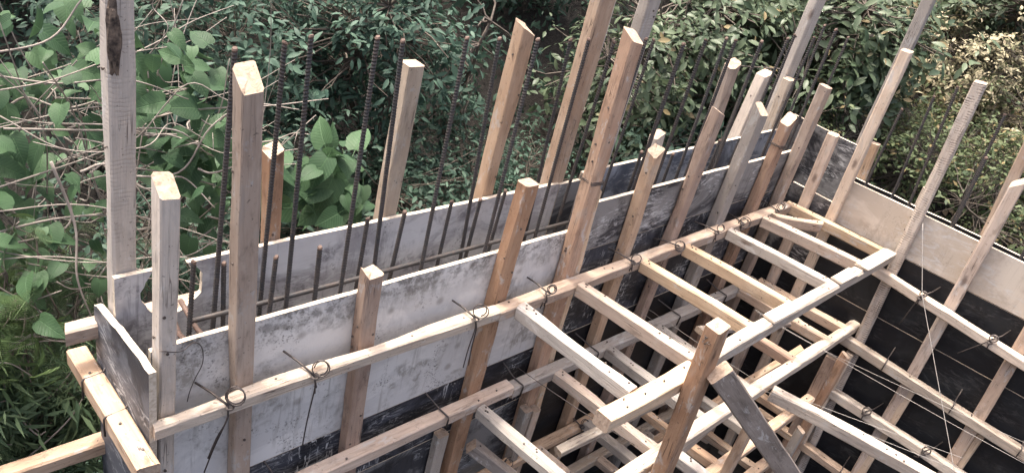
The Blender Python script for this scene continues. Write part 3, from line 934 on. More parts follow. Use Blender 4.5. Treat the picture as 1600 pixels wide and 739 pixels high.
shorts = [(0.737, 0.215, 0.728, -.03, ROWI + .004), (0.862, 0.120, 0.868, -.1, ROWO), (0.974, 0.170, 0.968, 0, ROWI), (1.116, 0.167, 1.118, 0, ROWI), (1.343, 0.166, 1.339, -.06, ROWO), (1.491, 0.160, 1.478, -.08, ROWO),
          (1.694, 0.160, 1.689, -.1, ROWO), (1.834, 0.140, 1.827, -.1, ROWO), (1.955, 0.155, 1.945, -.1, ROWO), (2.12, 0.13, 2.11, 0, ROWO), (2.76, 0.20, 2.76, 0, ROWO), (2.93, 0.17, 2.93, 0, ROWO),
          (3.02, 0.15, 3.02, 0, ROWO), (3.40, 0.17, 3.40, 0, ROWO), (3.60, 0.15, 3.60, 0, ROWO)]
for i, (xt, zt, xl, zl, yy) in enumerate(shorts):
    rebar((xt, yy, zt), (xl, yy, zl), RB_SHORT, 'short rusty rebar stub between the sheets, %s from the left' % ordinal(i), 'short rebar stubs of the long wall')
bbars = [(-0.186, 0.721, -0.170, 0.24, 0.06), (-0.140, 0.710, -0.128, 0.21, 0.13), (-0.125, 0.72, -0.110, 0.23, 0.06), (-0.06, 0.70, -0.05, 0.2, 0.10), (0.345, 0.479, 0.356, 0.04, 0.06), (0.440, 0.577, 0.489, 0.03, 0.14),
         (0.525, 0.675, 0.592, 0.02, 0.06), (0.76, 0.62, 0.80, 0.1, 0.14), (0.79, 0.42, 0.815, 0.1, 0.06), (1.10, 0.55, 1.15, 0.0, 0.13)]
for i, (st, zt, sl, zl, of) in enumerate(bbars):
    rebar(PB(st, of, zt), PB(sl, of, zl), RB_LONG, 'tall rebar of the short wall, %s from the far corner' % ordinal(i), 'tall rebars of the short wall')
for pts, lb in ((((0.735, 0.085, -0.006), (1.3, 0.085, -0.018), (2.3, 0.085, -0.03)), 'horizontal rebar lying between the two sheets of the long wall'),
                (((0.722, 0.185, -0.012), (0.70, 0.07, -0.018), (0.705, 0.03, -0.02)), 'rusty cross bar end poking towards the whitish sheet near the round hole'),
                (((0.756, 0.19, -0.012), (0.748, 0.07, -0.016), (0.752, 0.03, -0.02)), 'second rusty cross bar right of the first, near the round hole')):
    o = tube_obj('rebar', smooth_path(pts, 6), 0.0078, RUSTEND if 'rusty' in lb else STEEL, None, 8)
    tag(o, lb, 'rebar', 'horizontal rebars')

# ------------------------------------------------------------------ wire ties
def loop_pts(c, r, n1, axis, turns=2.2, start=0.0, wob=0.12):
    n1 = Vector(n1).normalized()
    a = Vector(axis).normalized()
    b = n1.cross(a)
    c = Vector(c)
    out = []
    N = int(14 * turns)
    for i in range(N + 1):
        t = start + 2 * math.pi * turns * i / N
        rr = r * (1 + wob * math.sin(t * 0.7 + 1))
        out.append(c + rr * (math.cos(t) * a + math.sin(t) * b) + n1 * (0.006 * (i / N - 0.5)))
    return out
G_T = 'wire ties of the long wall'
def tieA(xh, zh, xl, zl, r, tails, lb, zw=-0.18, mat=WIRE):
    """rod out of the sheet, over the waler, wound into a loop, with hanging tails"""
    root = empty('wire_tie', (xl, -0.112, zl))
    tag(root, lb, 'wire tie', G_T)
    inv = Vector((-xl, 0.112, -zl))
    def add(nm, pts, rad):
        tube_obj(nm, [Vector(p) + inv for p in pts], rad, mat, root, 6)
    knot = Vector((xl - 0.02, -0.113, zw + 0.012))
    add('rod', [(xh, 0.012, zh), (xh, -0.002, zh), tuple(Vector((xh, 0, zh)).lerp(knot, 0.5) + Vector((0, 0, 0.004))), tuple(knot)], 0.0034)
    if r:
        add('loop', loop_pts((xl, -0.118, zl + 0.012), r, (-0.45, -0.75, 0.45), (0.7, -0.2 + random.uniform(-.3, .3), 0.5 + random.uniform(-.3, .3)), random.uniform(1.4, 2.6), random.random() * 6, random.uniform(.06, .3)), 0.0021)
    add('wrap', loop_pts(tuple(knot + Vector((0.004, -0.004, -0.006))), 0.010, (0, -0.2, 1), (1, 0, 0), 3.2), 0.0020)
    for (dx, dz, dy) in tails:
        add('tail', smooth_path([tuple(knot), (knot.x + 0.2 * dx + 0.006, -0.122, knot.z - 0.045), (knot.x + dx * 0.6, -0.118 + dy * .5, knot.z + dz * 0.6), (knot.x + dx, -0.114 + dy, knot.z + dz)], 4), 0.0024)
tieA(0.721, -0.157, 0.785, -0.150, 0.026, ((-0.055, -0.175, -.006), (-0.062, -0.235, .0)), 'leftmost wire tie with a round loop and two long tails')
tieA(0.991, -0.146, 1.052, -0.156, 0.024, ((-0.012, -0.29, -.004), (0.012, -0.08, 0)), 'second wire tie from the left, loop and one long straight tail')
tieA(1.656, -0.166, 1.690, -0.152, 0.025, ((0.0, -0.23, -.004), (0.03, -0.235, 0)), 'wire tie with loop at the joint of the two upper walers')
tieA(2.037, -0.175, 2.055, -0.170, 0.016, ((0.01, -0.07, 0), (-.012, -0.075, 0)), 'flattened wire tie between the first and second rungs')
tieA(2.526, -0.163, 2.580, -0.170, 0.022, ((0.0, -0.05, 0),), 'wire tie with round loop beside the third rung')
tieA(2.864, -0.192, 2.905, -0.185, 0.024, (), 'wire tie with flat loop beside the fourth rung')
tieA(3.176, -0.171, 3.225, -0.160, 0.018, ((0.005, -0.06, 0),), 'wire tie with knot left of the fifth rung')
tieA(3.498, -0.195, 3.455, -0.185, 0.026, ((0.0, -0.03, 0),), 'wire tie with round loop right of the fifth rung')
tieA(3.813, -0.178, 3.80, -0.160, 0.018, ((0.0, -0.06, 0),), 'last wire tie of the long wall before the corner')
tieA(2.63, -1.19, 2.66, -1.19, 0.020, ((0.02, -0.09, 0),), 'wire loop on the third waler deep below the second rung', zw=-1.205)
tieA(2.10, -1.18, 2.14, -1.19, 0.022, ((0.0, -0.05, 0),), 'wire loop on the third waler under the first lower rung', zw=-1.205)

def clampA(x, zt, w, h, dx, lb):
    y0 = YW
    pts = [(x - dx, 0.006, zt + 0.05), (x - dx * 0.9, -0.004, zt + 0.045), (x, y0 - 0.004, zt + 0.006), (x + 0.004, y0 - w - 0.003, zt + 0.005), (x + 0.005, y0 - w - 0.006, zt - 0.004), (x + 0.003, y0 - w - 0.005, zt - h * 0.95)]
    o = tube_obj('bent_rod', pts, 0.0036, WIRE, None, 6)
    tag(o, lb, 'rod', 'rods bent over the second waler')
clampA(0.98, -0.662, 0.056, 0.05, 0.02, 'bent rod over the second waler near the bottom edge of the picture')
clampA(1.655, -0.654, 0.056, 0.05, 0.03, 'bent rod over the second waler below the whitish sheet')
clampA(2.058, -0.667, 0.056, 0.056, 0.02, 'bent rod over the joint of the second walers')
clampA(2.542, -0.675, 0.056, 0.056, 0.05, 'bent rod over the grey second waler below the second rung')
clampA(3.185, -0.682, 0.056, 0.056, 0.06, 'bent rod over the grey second waler below the fourth rung')
clampA(3.62, -0.686, 0.056, 0.056, 0.05, 'bent rod over the grey second waler near the corner')

def clampB(s, zt, w, h, lb, tail=0.05):
    o1 = -0.058
    pts = [PB(s - 0.0, 0.006, zt + 0.05), PB(s, -0.01, zt + 0.045), PB(s, o1 - 0.003, zt + 0.006), PB(s + 0.003, o1 - w - 0.004, zt + 0.005), PB(s + 0.004, o1 - w - 0.006, zt - h)]
    o = tube_obj('bent_rod', pts, 0.0034, WIRE, None, 6)
    tag(o, lb, 'rod', 'rods bent over the walers of the short wall')
clampB(0.885, -0.731, 0.052, 0.05, 'bent rod over the pale second waler beside the saw marked stud')
clampB(1.255, -0.752, 0.052, 0.05, 'bent rod over the pale second waler where the twine crosses')
clampB(1.60, -0.772, 0.052, 0.05, 'bent rod over the pale second waler at the right edge')
clampB(0.98, -1.493, 0.052, 0.05, 'bent rod over the lowest waler of the short wall')
def tieB(s, zt, r, tails, lb):
    c = PB(s, -0.112, zt + 0.006)
    root = empty('wire_tie', c)
    tag(root, lb, 'wire tie', 'wire ties of the short wall')
    def add(nm, pts, rad):
        tube_obj(nm, [Vector(p) - c for p in pts], rad, WIRE, root, 6)
    add('rod', [PB(s + 0.05, 0.004, zt + 0.045), PB(s + 0.03, -0.05, zt + 0.018), c], 0.0036)
    add('loop', loop_pts(c + Vector((-0.006, -0.006, 0.012)), r, (-0.75, -0.45, 0.5), (0.2, -0.8, 0.4), 2.4), 0.0024)
    add('wrap', loop_pts(c + Vector((-0.004, 0, -0.016)), 0.011, (-.2, 0, 1), (0, 1, 0), 3.0), 0.0022)
    for (ds, dz) in tails:
        add('tail', smooth_path([c, PB(s + ds * .3, -0.122, zt - 0.04), PB(s + ds, -0.108, zt + dz)], 5), 0.0028)
tieB(0.868, -0.300, 0.016, ((-0.02, -0.20), (0.01, -0.05)), 'rusty wire knot on the upper waler of the short wall, holding the twine')
tieB(1.232, -0.335, 0.018, ((-0.09, -0.15), (0.01, -0.05)), 'rusty wire tie with bent tail on the upper waler at right')
tieB(0.93, -1.066, 0.022, ((0.0, -0.06),), 'round wire loop on the third waler of the short wall, left one')
tieB(1.27, -1.082, 0.020, ((-0.03, -0.06),), 'wire loop on the third waler of the short wall, right one')
# clamps on the short waler of the end panel
for (y, lb) in ((0.245, 'bent rod over the short left waler, farther one'), (0.068, 'bent rod over the short left waler, nearer one')):
    zt = -0.254 if y > 0.1 else -0.246
    pts = [(0.562, y, zt + 0.018), (0.556, y, zt + 0.006), (0.53, y - 0.004, zt + 0.005), (0.502, y - 0.006, zt + 0.006), (0.497, y - 0.006, zt - 0.002), (0.496, y - 0.012, zt - 0.06)]
    tag(tube_obj('bent_rod', pts, 0.0032, WIRE, None, 6), lb, 'rod', 'rods bent over the short left waler')
# loose thin wire round the left stud
pts = smooth_path([(0.600, -0.06, 0.052), (0.652, -0.062, 0.032), (0.70, -0.03, 0.02), (0.73, -0.014, -0.02), (0.735, -0.012, -0.08), (0.715, -0.012, -0.13), (0.70, -0.014, -0.17), (0.695, -0.01, -0.21)], 6)
tag(tube_obj('thin_wire', pts, 0.0014, WIRE, None, 5), 'thin loose wire curling from the left stud over the whitish sheet', 'wire')
for (p, q, w_, d_, lb, ax) in ((2.2155, 0.243, 0.066, 0.056, 'thin wire wound round the tallest inner stud', 'A'), (3.653, 0.19, 0.056, 0.054, 'thin wire wound round the white tipped stud by the corner', 'A')):
    hw, hd = w_ / 2 + 0.003, d_ / 2 + 0.004
    yc = -d_ / 2
    pts = []
    for t in range(3):
        zz = q + 0.006 * t
        pts += [(p - hw, yc - hd, zz), (p + hw, yc - hd, zz - 0.006), (p + hw, yc + hd, zz), (p - hw, yc + hd, zz + 0.005)]
    tag(tube_obj('thin_wire', pts, 0.0018, WIRE, None, 5), lb, 'wire', 'wires wound round studs')

# ------------------------------------------------------------------ twine
def twine(pts, lb, sag=0.0, r=0.0009, mat=None):
    P = [Vector(p) for p in pts]
    out = []
    for i in range(len(P) - 1):
        for k in range(8):
            t = k / 8
            q = P[i].lerp(P[i + 1], t)
            q.z -= sag * 4 * t * (1 - t)
            out.append(q)
    out.append(P[-1])
    tag(tube_obj('twine', out, r, mat or TWINE, None, 5), lb, 'twine', 'pale twines stretched across the pit')
twine([(3.57, -0.32, -0.62), (3.640, -0.672, -0.636), (3.93, -1.62, -0.60)], 'upper strand of the right pair of pale twines', 0.004)
twine([(3.56, -0.32, -0.62), (3.638, -0.672, -0.634), (3.76, -1.66, -0.60)], 'lower strand of the right pair of pale twines', 0.006)
twine([(2.96, -0.06, -0.60), (3.075, -0.668, -0.636), (3.47, -1.46, -0.585)], 'upper strand of the middle pair of pale twines', 0.004)
twine([(2.93, -0.06, -0.62), (3.03, -0.668, -0.636), (3.38, -1.46, -0.60)], 'lower strand of the middle pair of pale twines', 0.006)
twine([PB(0.70, -0.06, 0.03), PB(0.868, -0.125, -0.285), (3.96, -1.50, -1.05)], 'single pale twine hanging from the wire knot towards the lower right', 0.0, 0.0018)
twine([(2.05, -0.03, -0.60), (2.33, -0.66, -0.72)], 'dark strand of wire sagging below the first rung', 0.01, 0.0018, WIRE)

# nail bundle on the free post: bent nails
nb = empty('nail_cluster', (2.108, -0.748, 0.045))
tag(nb, 'cluster of bent nails on the free post below its top', 'nails')
for i in range(9):
    a = Vector((random.uniform(-.002, .002), random.uniform(-.014, .014), random.uniform(-.016, .016)))
    d = Vector((-0.010, random.uniform(-.014, .014), random.uniform(-.014, .014)))
    tube_obj('nail', [a + Vector((0.008, 0, 0)), a + Vector((-.004, 0, 0)), a + d], 0.0016, NAIL, nb, 5)

# ------------------------------------------------------------------ vegetation
def fan_tris(rows):
    """rows: list of lists of vertex ids (same length or 1) -> triangles"""
    T = []
    for a, b in zip(rows[:-1], rows[1:]):
        if len(a) == 1:
            for i in range(len(b) - 1):
                T.append((a[0], b[i], b[i + 1]))
        elif len(b) == 1:
            for i in range(len(a) - 1):
                T.append((a[i], b[0], a[i + 1]))
        else:
            for i in range(len(a) - 1):
                T.append((a[i], b[i], b[i + 1]))
                T.append((a[i], b[i + 1], a[i + 1]))
    return T

def leaf_template(width, profile, fold=0.18, droop=0.25, cols=3, petiole=0.0, wavy=0.0):
    """unit-length leaf along +x, flat in xy, gently folded on its midrib and drooping"""
    V, rows = [], []
    for (t, w) in profile:
        if w <= 0:
            V.append((t, 0, -droop * t * t))
            rows.append([len(V) - 1])
        else:
            row = []
            for c in range(cols):
                u = -1 + 2 * c / (cols - 1)
                y = u * w * width / 2
                back = -0.10 * abs(u) if t < 0.2 and cols > 3 else 0
                V.append((t + back, y, -droop * t * t + fold * abs(y) + wavy * math.sin(9 * t + 2.5 * u)))
                row.append(len(V) - 1)
            rows.append(row)
    T = fan_tris(rows)
    if petiole:
        n = len(V)
        V += [(0.02, 0.008, 0), (0.02, -0.008, 0), (-petiole, -0.008, 0.10), (-petiole, 0.008, 0.10)]
        T += [(n, n + 2, n + 1), (n, n + 3, n + 2)]
    return np.array(V, float), np.array(T, int)

ELL = [(0, 0), (0.22, 0.72), (0.52, 1.0), (0.8, 0.62), (1.0, 0)]
LEAFT = {
    'oval':  leaf_template(0.42, ELL, 0.25, 0.22, 3, 0.10),
    'whorl': leaf_template(0.38, ELL, 0.22, 0.30, 3),
    'small': leaf_template(0.50, [(0, 0), (0.45, 1.0), (1.0, 0)], 0.2, 0.2, 3),
    'thin':  leaf_template(0.15, [(0, 0), (0.4, 1.0), (1.0, 0)], 0.1, 0.35, 3),
    'blade': leaf_template(0.035, [(0, 0.9), (0.5, 1.0), (1.0, 0)], 0.0, 0.45, 2),
    'heart': leaf_template(0.86, [(0.0, 0.62), (0.12, 0.9), (0.30, 1.0), (0.52, 0.88), (0.74, 0.55), (0.9, 0.2), (1.0, 0)], 0.16, 0.32, 5, 0.38, 0.012),
    'heart2': leaf_template(0.74, [(0.0, 0.5), (0.14, 0.86), (0.34, 1.0), (0.56, 0.8), (0.78, 0.45), (1.0, 0)], 0.30, 0.5, 5, 0.30, 0.02),
}
def frond_template(pairs=16, width=0.30):
    V, T = [], []
    for i in range(pairs):
        t = 0.10 + 0.88 * i / pairs
        wl = width * (0.55 + 0.45 * math.sin(math.pi * (0.15 + 0.8 * i / pairs)))
        for sgn in (-1, 1):
            n = len(V)
            z = -0.35 * t * t
            V += [(t, 0, z), (t + 0.028, sgn * wl * 0.5, z + 0.015), (t + 0.07, sgn * wl, z - 0.04), (t + 0.042, sgn * wl * 0.45, z)]
            T += [(n, n + 1, n + 2), (n, n + 2, n + 3)]
    n = len(V)
    V += [(0, 0.012, 0), (0, -0.012, 0), (0.5, -0.008, -0.09), (0.5, 0.008, -0.09), (1, 0, -0.35)]
    T += [(n, n + 1, n + 2), (n, n + 2, n + 3), (n + 3, n + 2, n + 4)]
    return np.array(V, float), np.array(T, int)
LEAFT['frond'] = frond_template()

def frames(d, nrm):
    """rotation matrices with columns (d, side, normal)"""
    d = d / np.linalg.norm(d, axis=1, keepdims=True)
    s = np.cross(nrm, d)
    ln = np.linalg.norm(s, axis=1, keepdims=True)
    s = np.where(ln < 1e-4, np.array([[1.0, 0, 0]]), s / np.maximum(ln, 1e-4))
    n = np.cross(d, s)
    return np.stack([d, s, n], axis=2)

def leaves_mesh(name, kind, pos, rot, size, tone, mat):
    V, T = LEAFT[kind]
    N, nv, ntr = len(pos), len(V), len(T)
    W = np.einsum('nij,vj->nvi', rot, V) * size[:, None, None] + pos[:, None, :]
    me = bpy.data.meshes.new(name)
    me.vertices.add(N * nv)
    me.vertices.foreach_set('co', W.reshape(-1).astype(np.float32))
    tri = (T[None] + (np.arange(N) * nv)[:, None, None]).reshape(-1)
    me.loops.add(len(tri))
    me.loops.foreach_set('vertex_index', tri.astype(np.int32))
    me.polygons.add(N * ntr)
    me.polygons.foreach_set('loop_start', (np.arange(N * ntr) * 3).astype(np.int32))
    at = me.attributes.new('tone', 'FLOAT', 'FACE')
    at.data.foreach_set('value', np.repeat(tone, ntr).astype(np.float32))
    me.update(calc_edges=True)
    me.validate()
    me.materials.append(mat)
    return me

UNIT = {}
def unit_leaf(kind, mat):
    key = (kind, mat.name)
    if key not in UNIT:
        V, T = LEAFT[kind]
        me = mesh_from('leaf', [tuple(v) for v in V], [tuple(int(i) for i in t) for t in T])
        me.polygons.foreach_set('use_smooth', [True] * len(me.polygons))
        me.materials.append(mat)
        UNIT[key] = me
    return UNIT[key]

CAMN = np.array(CAM)
def place_leaves(root, kind, mat, pos, rot, size, indiv, part='foliage', leafname='leaf', tone=None):
    """the `indiv` leaves nearest the path become single parts, the rest one foliage part"""
    base = np.array(root.location)
    N = len(pos)
    order = np.argsort(np.linalg.norm(pos - CAMN, axis=1))
    near, rest = order[:indiv], order[indiv:]
    if len(near):
        me = unit_leaf(kind, mat)
        for i in near:
            o = bpy.data.objects.new(leafname, me)
            COL.objects.link(o)
            o.parent = root
            M3 = Matrix([list(map(float, rot[i][r])) for r in range(3)])
            o.matrix_local = Matrix.Translation(Vector(map(float, pos[i] - base))) @ M3.to_4x4() @ Matrix.Scale(float(size[i]), 4)
    if len(rest):
        me = leaves_mesh(part, kind, pos[rest] - base, rot[rest], size[rest], rng.random(len(rest)) if tone is None else tone[rest], mat)
        o = bpy.data.objects.new(part, me)
        COL.objects.link(o)
        o.parent = root
        o['kind'] = 'stuff'

def rand_dirs(n, zbias=0.0):
    d = rng.normal(size=(n, 3))
    d[:, 2] += zbias
    return d / np.linalg.norm(d, axis=1, keepdims=True)

def branch_path(a, b, n=6, wob=0.12):
    a, b = Vector(a), Vector(b)
    L = (b - a).length
    pts = []
    sd = random.random() * 50
    for i in range(n + 1):
        t = i / n
        q = a.lerp(b, t)
        k = math.sin(math.pi * t) * wob * L
        q += Vector((noise.noise(Vector((t * 2.2, sd, 0))), noise.noise(Vector((t * 2.2, sd, 9))), 0.5 * noise.noise(Vector((t * 2.2, sd, 4))))) * k * 1.6
        pts.append(q)
    return pts

def shrub(name, label, base, centre, rad, kind, mat, n_clump, per, leaf, indiv=0, stems=4, bark=BARK, clump_r=0.10,
          upright=0.55, group=None, cat='shrub', shell=0.55, stem_r=0.014, spread=1.0, twigs=True):
    base = np.array((base[0], base[1], ground_h(base[0], base[1]) - 0.03))
    centre, rad = np.array(centre, float), np.array(rad, float)
    root = empty(name, tuple(base))
    tag(root, label, cat, group)
    # clump centres through the crown, denser towards its skin, broken up by noise
    cl = []
    while len(cl) < n_clump:
        d = rng.normal(size=3)
        d /= np.linalg.norm(d)
        r = (shell + (1 - shell) * rng.random()) if rng.random() < 0.75 else rng.random() ** 0.5
        if rng.random() < 0.10:
            r = rng.uniform(1.05, 1.38)          # sprigs that stick out of the crown
        lump = 1 + 0.45 * noise.noise(Vector((d[0] * 2.4 + centre[0], d[1] * 2.4, d[2] * 2.4 + centre[1])))
        p = centre + d * rad * r * lump
        if noise.noise(Vector(p * 2.6)) < -0.10:
            continue
        if p[2] < ground_h(p[0], p[1]) + 0.03:
            continue
        if -0.5 < p[0] < 4.62 and p[1] < 0.40:
            continue
        cl.append(p)
    cl = np.array(cl)
    # stems and twigs
    parts, nodes = [], []
    for s in range(stems):
        tgt = centre + rng.normal(size=3) * rad * 0.35
        tgt[2] = centre[2] + rad[2] * rng.uniform(0.0, 0.6)
        pts = branch_path(base + np.array([rng.normal() * 0.05, rng.normal() * 0.05, 0]), tgt, 8, 0.14)
        parts.append(tube_geo([q - Vector(base) for q in pts], stem_r * rng.uniform(.7, 1.2), 6, stem_r * 0.3))
        nodes += [np.array(q) for q in pts[3:]]
    nodes = np.array(nodes)
    if twigs:
        for p in cl[::2] if n_clump > 260 else cl:
            k = np.argmin(np.linalg.norm(nodes - p, axis=1) + rng.random(len(nodes)) * 0.25 * rad.mean())
            pts = branch_path(nodes[k], p, 3, 0.12)
            parts.append(tube_geo([q - Vector(base) for q in pts], stem_r * 0.30, 3, stem_r * 0.14, False))
    V, Fc = join_geo(parts)
    link('stem' if stem_r < 0.03 else 'trunk', mesh_from('stem', V, Fc), bark, root, smooth=True)
    # leaves
    pos, dr, nr = [], [], []
    axis = (cl - centre) / rad
    axis /= np.maximum(np.linalg.norm(axis, axis=1, keepdims=True), 1e-3)
    axis = axis * (1 - upright) + np.array([0, 0, upright]) + rng.normal(size=axis.shape) * 0.25
    axis /= np.linalg.norm(axis, axis=1, keepdims=True)
    for j in range(per):
        a = rng.normal(size=axis.shape)
        perp = np.cross(axis, a)
        perp /= np.maximum(np.linalg.norm(perp, axis=1, keepdims=True), 1e-3)
        lift = rng.normal(0.12, 0.35, size=(len(cl), 1))
        d = perp * spread + axis * lift
        pos.append(cl + d * clump_r * rng.random((len(cl), 1)) + rng.normal(size=cl.shape) * clump_r * 0.35)
        dr.append(d)
        nr.append(axis + rng.normal(size=axis.shape) * 0.30)
    pos, dr, nr = np.concatenate(pos), np.concatenate(dr), np.concatenate(nr)
    rot = frames(dr, nr)
    size = leaf * rng.uniform(0.45, 1.25, len(pos)) * np.tile(rng.uniform(0.75, 1.2, len(cl)), per)
    tone = np.clip(np.tile(rng.random(len(cl)), per) * 0.65 + rng.random(len(pos)) * 0.35, 0, 0.99)
    place_leaves(root, kind, mat, pos, rot, size, indiv, tone=tone)
    return root

# --- the broad-leaved shrub at the left, with its tangle of bare pale stems
def broad_shrub(name, label, base, blobs, n, leaf, stems, indiv=300, kinds=('heart', 'heart2')):
    b = np.array((base[0], base[1], ground_h(base[0], base[1]) - 0.03))
    root = empty(name, tuple(b))
    tag(root, label, 'shrub')
    parts, tips = [], []
    for pts in stems:
        P = smooth_path(pts, 7)
        tips += P[4:]
        r = random.uniform(0.0022, 0.0048)
        v, f = tube_geo([q - Vector(b) for q in P], r, 6, r * 0.45)
        link('stem', mesh_from('stem', v, f), PALEBARK, root, smooth=True)
    pos = []
    while len(pos) < n:
        c, r = blobs[int(rng.integers(len(blobs)))]
        p = np.array(c) + rng.normal(size=3) * np.array(r) * 0.55
        if p[1] < 0.42 and p[0] > 0.3:
            continue
        pos.append(p)
    pos = np.array(pos)
    out = np.array(CAMN)[None] - pos
    out[:, 2] *= 0.3
    out /= np.linalg.norm(out, axis=1, keepdims=True)
    nrm = np.array([[0, 0.1, 0.75]]) + out * 0.55 + rng.normal(size=pos.shape) * 0.42
    nrm /= np.linalg.norm(nrm, axis=1, keepdims=True)
    d = rng.normal(size=pos.shape) + np.array([[0, 0, -0.75]]) + out * 0.25
    d -= nrm * np.sum(d * nrm, axis=1, keepdims=True)
    rot = frames(d, nrm)
    size = leaf * rng.uniform(0.5, 1.25, n)
    h = n // 3
    order = rng.permutation(n)
    a, c = order[h:], order[:h]
    place_leaves(root, kinds[0], LEAF['broad'], pos[a], rot[a], size[a], indiv * 2 // 3)
    place_leaves(root, kinds[1], LEAF['broad'], pos[c], rot[c], size[c], indiv // 3)
    return root

def wob_stem(a, c, k=3, w=0.10):
    a, c = Vector(a), Vector(c)
    return [a.lerp(c, i / k) + Vector((rng.normal(), rng.normal(), rng.normal())) * w * (0 < i < k) for i in range(k + 1)]

ST = []
for i in range(34):
    a = (rng.uniform(0.2, 1.5), rng.uniform(0.75, 1.6), rng.uniform(-1.3, -0.7))
    c = (rng.uniform(0.3, 1.55), rng.uniform(0.7, 1.7), rng.uniform(0.0, 0.75))
    ST.append(wob_stem(a, c, 4, 0.055))
for i in range(26):
    y = rng.uniform(0.65, 1.3)
    z = rng.uniform(-0.35, 0.45)
    ST.append(wob_stem((rng.uniform(0.3, 0.9), y, z), (rng.uniform(0.9, 1.6), y + rng.uniform(-.3, .3), z + rng.uniform(-.35, .35)), 4, 0.04))
ST.append([(0.56, 0.62, 0.25), (0.60, 0.58, 0.05), (0.58, 0.52, -0.10), (0.61, 0.50, -0.26)])
broad_shrub('broad_leaf_shrub', 'sprawling shrub with big heart shaped leaves and bare pale stems at left', (0.8, 1.3),
            [((0.62, 1.15, 0.42), (.32, .30, .22)), ((0.50, 0.95, 0.12), (.22, .25, .25)), ((0.95, 0.95, 0.38), (.20, .22, .16)),
             ((1.05, 0.85, 0.10), (.18, .18, .14)), ((0.70, 1.25, 0.05), (.4, .3, .3)), ((0.45, 0.80, -0.15), (.22, .2, .2)), ((1.15, 0.95, -0.12), (.2, .2, .16))],
            340, 0.086, ST, 300)
broad_shrub('broad_leaf_sapling', 'small sapling with a dome of big drooping leaves behind the mauve sheet', (1.60, 0.95),
            [((1.60, 0.76, -0.04), (.13, .10, .10)), ((1.55, 0.76, -0.14), (.13, .10, .12)), ((1.66, 0.80, -0.20), (.12, .1, .12)), ((1.30, 0.70, -0.02), (.06, .06, .1))],
            70, 0.118, [[(1.62, 0.95, -1.9), (1.58, 0.9, -1.0), (1.60, 0.80, -0.2), (1.60, 0.76, 0.02)], [(1.5, 0.95, -1.9), (1.4, 0.8, -0.8), (1.33, 0.68, 0.05), (1.30, 0.66, 0.14)]], 74)

def feathery(name, label, base, centre, rad, mat, n, leaf, indiv):
    return shrub(name, label, base, centre, rad, 'frond', mat, n // 4, 4, leaf, indiv, 5, BARK, 0.05, 0.6, 'feathery shrubs at left', 'shrub', 0.3, 0.008)
feathery('feathery_shrub', 'light green feathery shrub at the left edge above the pale waler', (0.35, 0.9), (0.36, 0.62, -0.17), (0.22, 0.26, 0.20), LEAF['fern'], 340, 0.095, 200)
feathery('feathery_shrub', 'dark green feathery shrub in the bottom left corner', (0.25, 0.8), (0.22, 0.62, -0.72), (0.40, 0.26, 0.24), LEAF['fernd'], 520, 0.11, 240)
feathery('feathery_shrub', 'deep green feathery growth between the left shrub and the end panel', (0.5, 1.1), (0.60, 1.0, -0.55), (0.45, 0.36, 0.32), LEAF['fernd'], 480, 0.11, 120)
for (lb, ba, ce, ra, mt, n) in (
        ('fine leaved green tussock left of the jutting block', (0.2, 0.9), (0.20, 0.62, -0.30), (0.26, 0.22, 0.20), 'fern', 200),
        ('fine leaved dark tussock above the lower outer waler', (0.3, 0.75), (0.33, 0.62, -0.62), (0.30, 0.18, 0.20), 'fernd', 240),
        ('fine leaved tussock at the bottom left corner of the picture', (0.0, 0.7), (0.05, 0.58, -0.85), (0.30, 0.20, 0.22), 'fernd', 240),
        ('fine leaved low tussock close to the foot of the end panel', (0.5, 0.62), (0.50, 0.62, -0.85), (0.30, 0.16, 0.30), 'fernd', 240)):
    shrub('tussock', lb, ba, ce, ra, 'thin', LEAF[mt], n, 12, 0.075, 0, 6, BARK, 0.05, 0.5, 'fine leaved tussocks at left', 'tussock', 0.3, 0.006)
# dead twigs lying among the feathery shrubs
for i, (a, c, lb) in enumerate((
        ((0.10, 0.60, -0.85), (0.60, 0.55, -0.42), 'long bare twig rising towards the end panel at bottom left'),
        ((0.28, 0.62, -0.42), (0.44, 0.45, -0.62), 'bare twig slanting down over the lower outer waler'),
        ((0.05, 0.70, -0.62), (0.60, 0.62, -0.60), 'thin level bare twig above the lower outer waler'),
        ((0.10, 0.62, -0.40), (0.55, 0.58, -0.18), 'bare twig leaning below the jutting block'),
        ((0.02, 0.75, -0.25), (0.35, 0.60, -0.60), 'brown bare twig through the dark feathery shrub'),
        ((0.30, 0.70, -0.05), (0.52, 0.60, -0.30), 'curved bare twig beside the light feathery shrub'),
        ((0.15, 0.52, -0.95), (0.58, 0.50, -0.55), 'stout pale twig running up beside the end panel'),
        ((-0.05, 0.60, -0.30), (0.50, 0.56, -0.33), 'straight pale twig at the height of the jutting block'),
        ((0.22, 0.55, -0.95), (0.30, 0.60, -0.30), 'upright brown twig in the dark feathery shrub'),
        ((0.0, 0.62, -0.66), (0.40, 0.50, -0.80), 'pale twig lying low in the bottom left corner'))):
    v, f = tube_geo(smooth_path(wob_stem(a, c, 4, 0.022), 6), rng.uniform(0.003, 0.0055), 6, 0.002)
    tag(link('bare_twig', mesh_from('bare_twig', v, f), PALEBARK, None, True), lb, 'twig', 'bare twigs at bottom left')

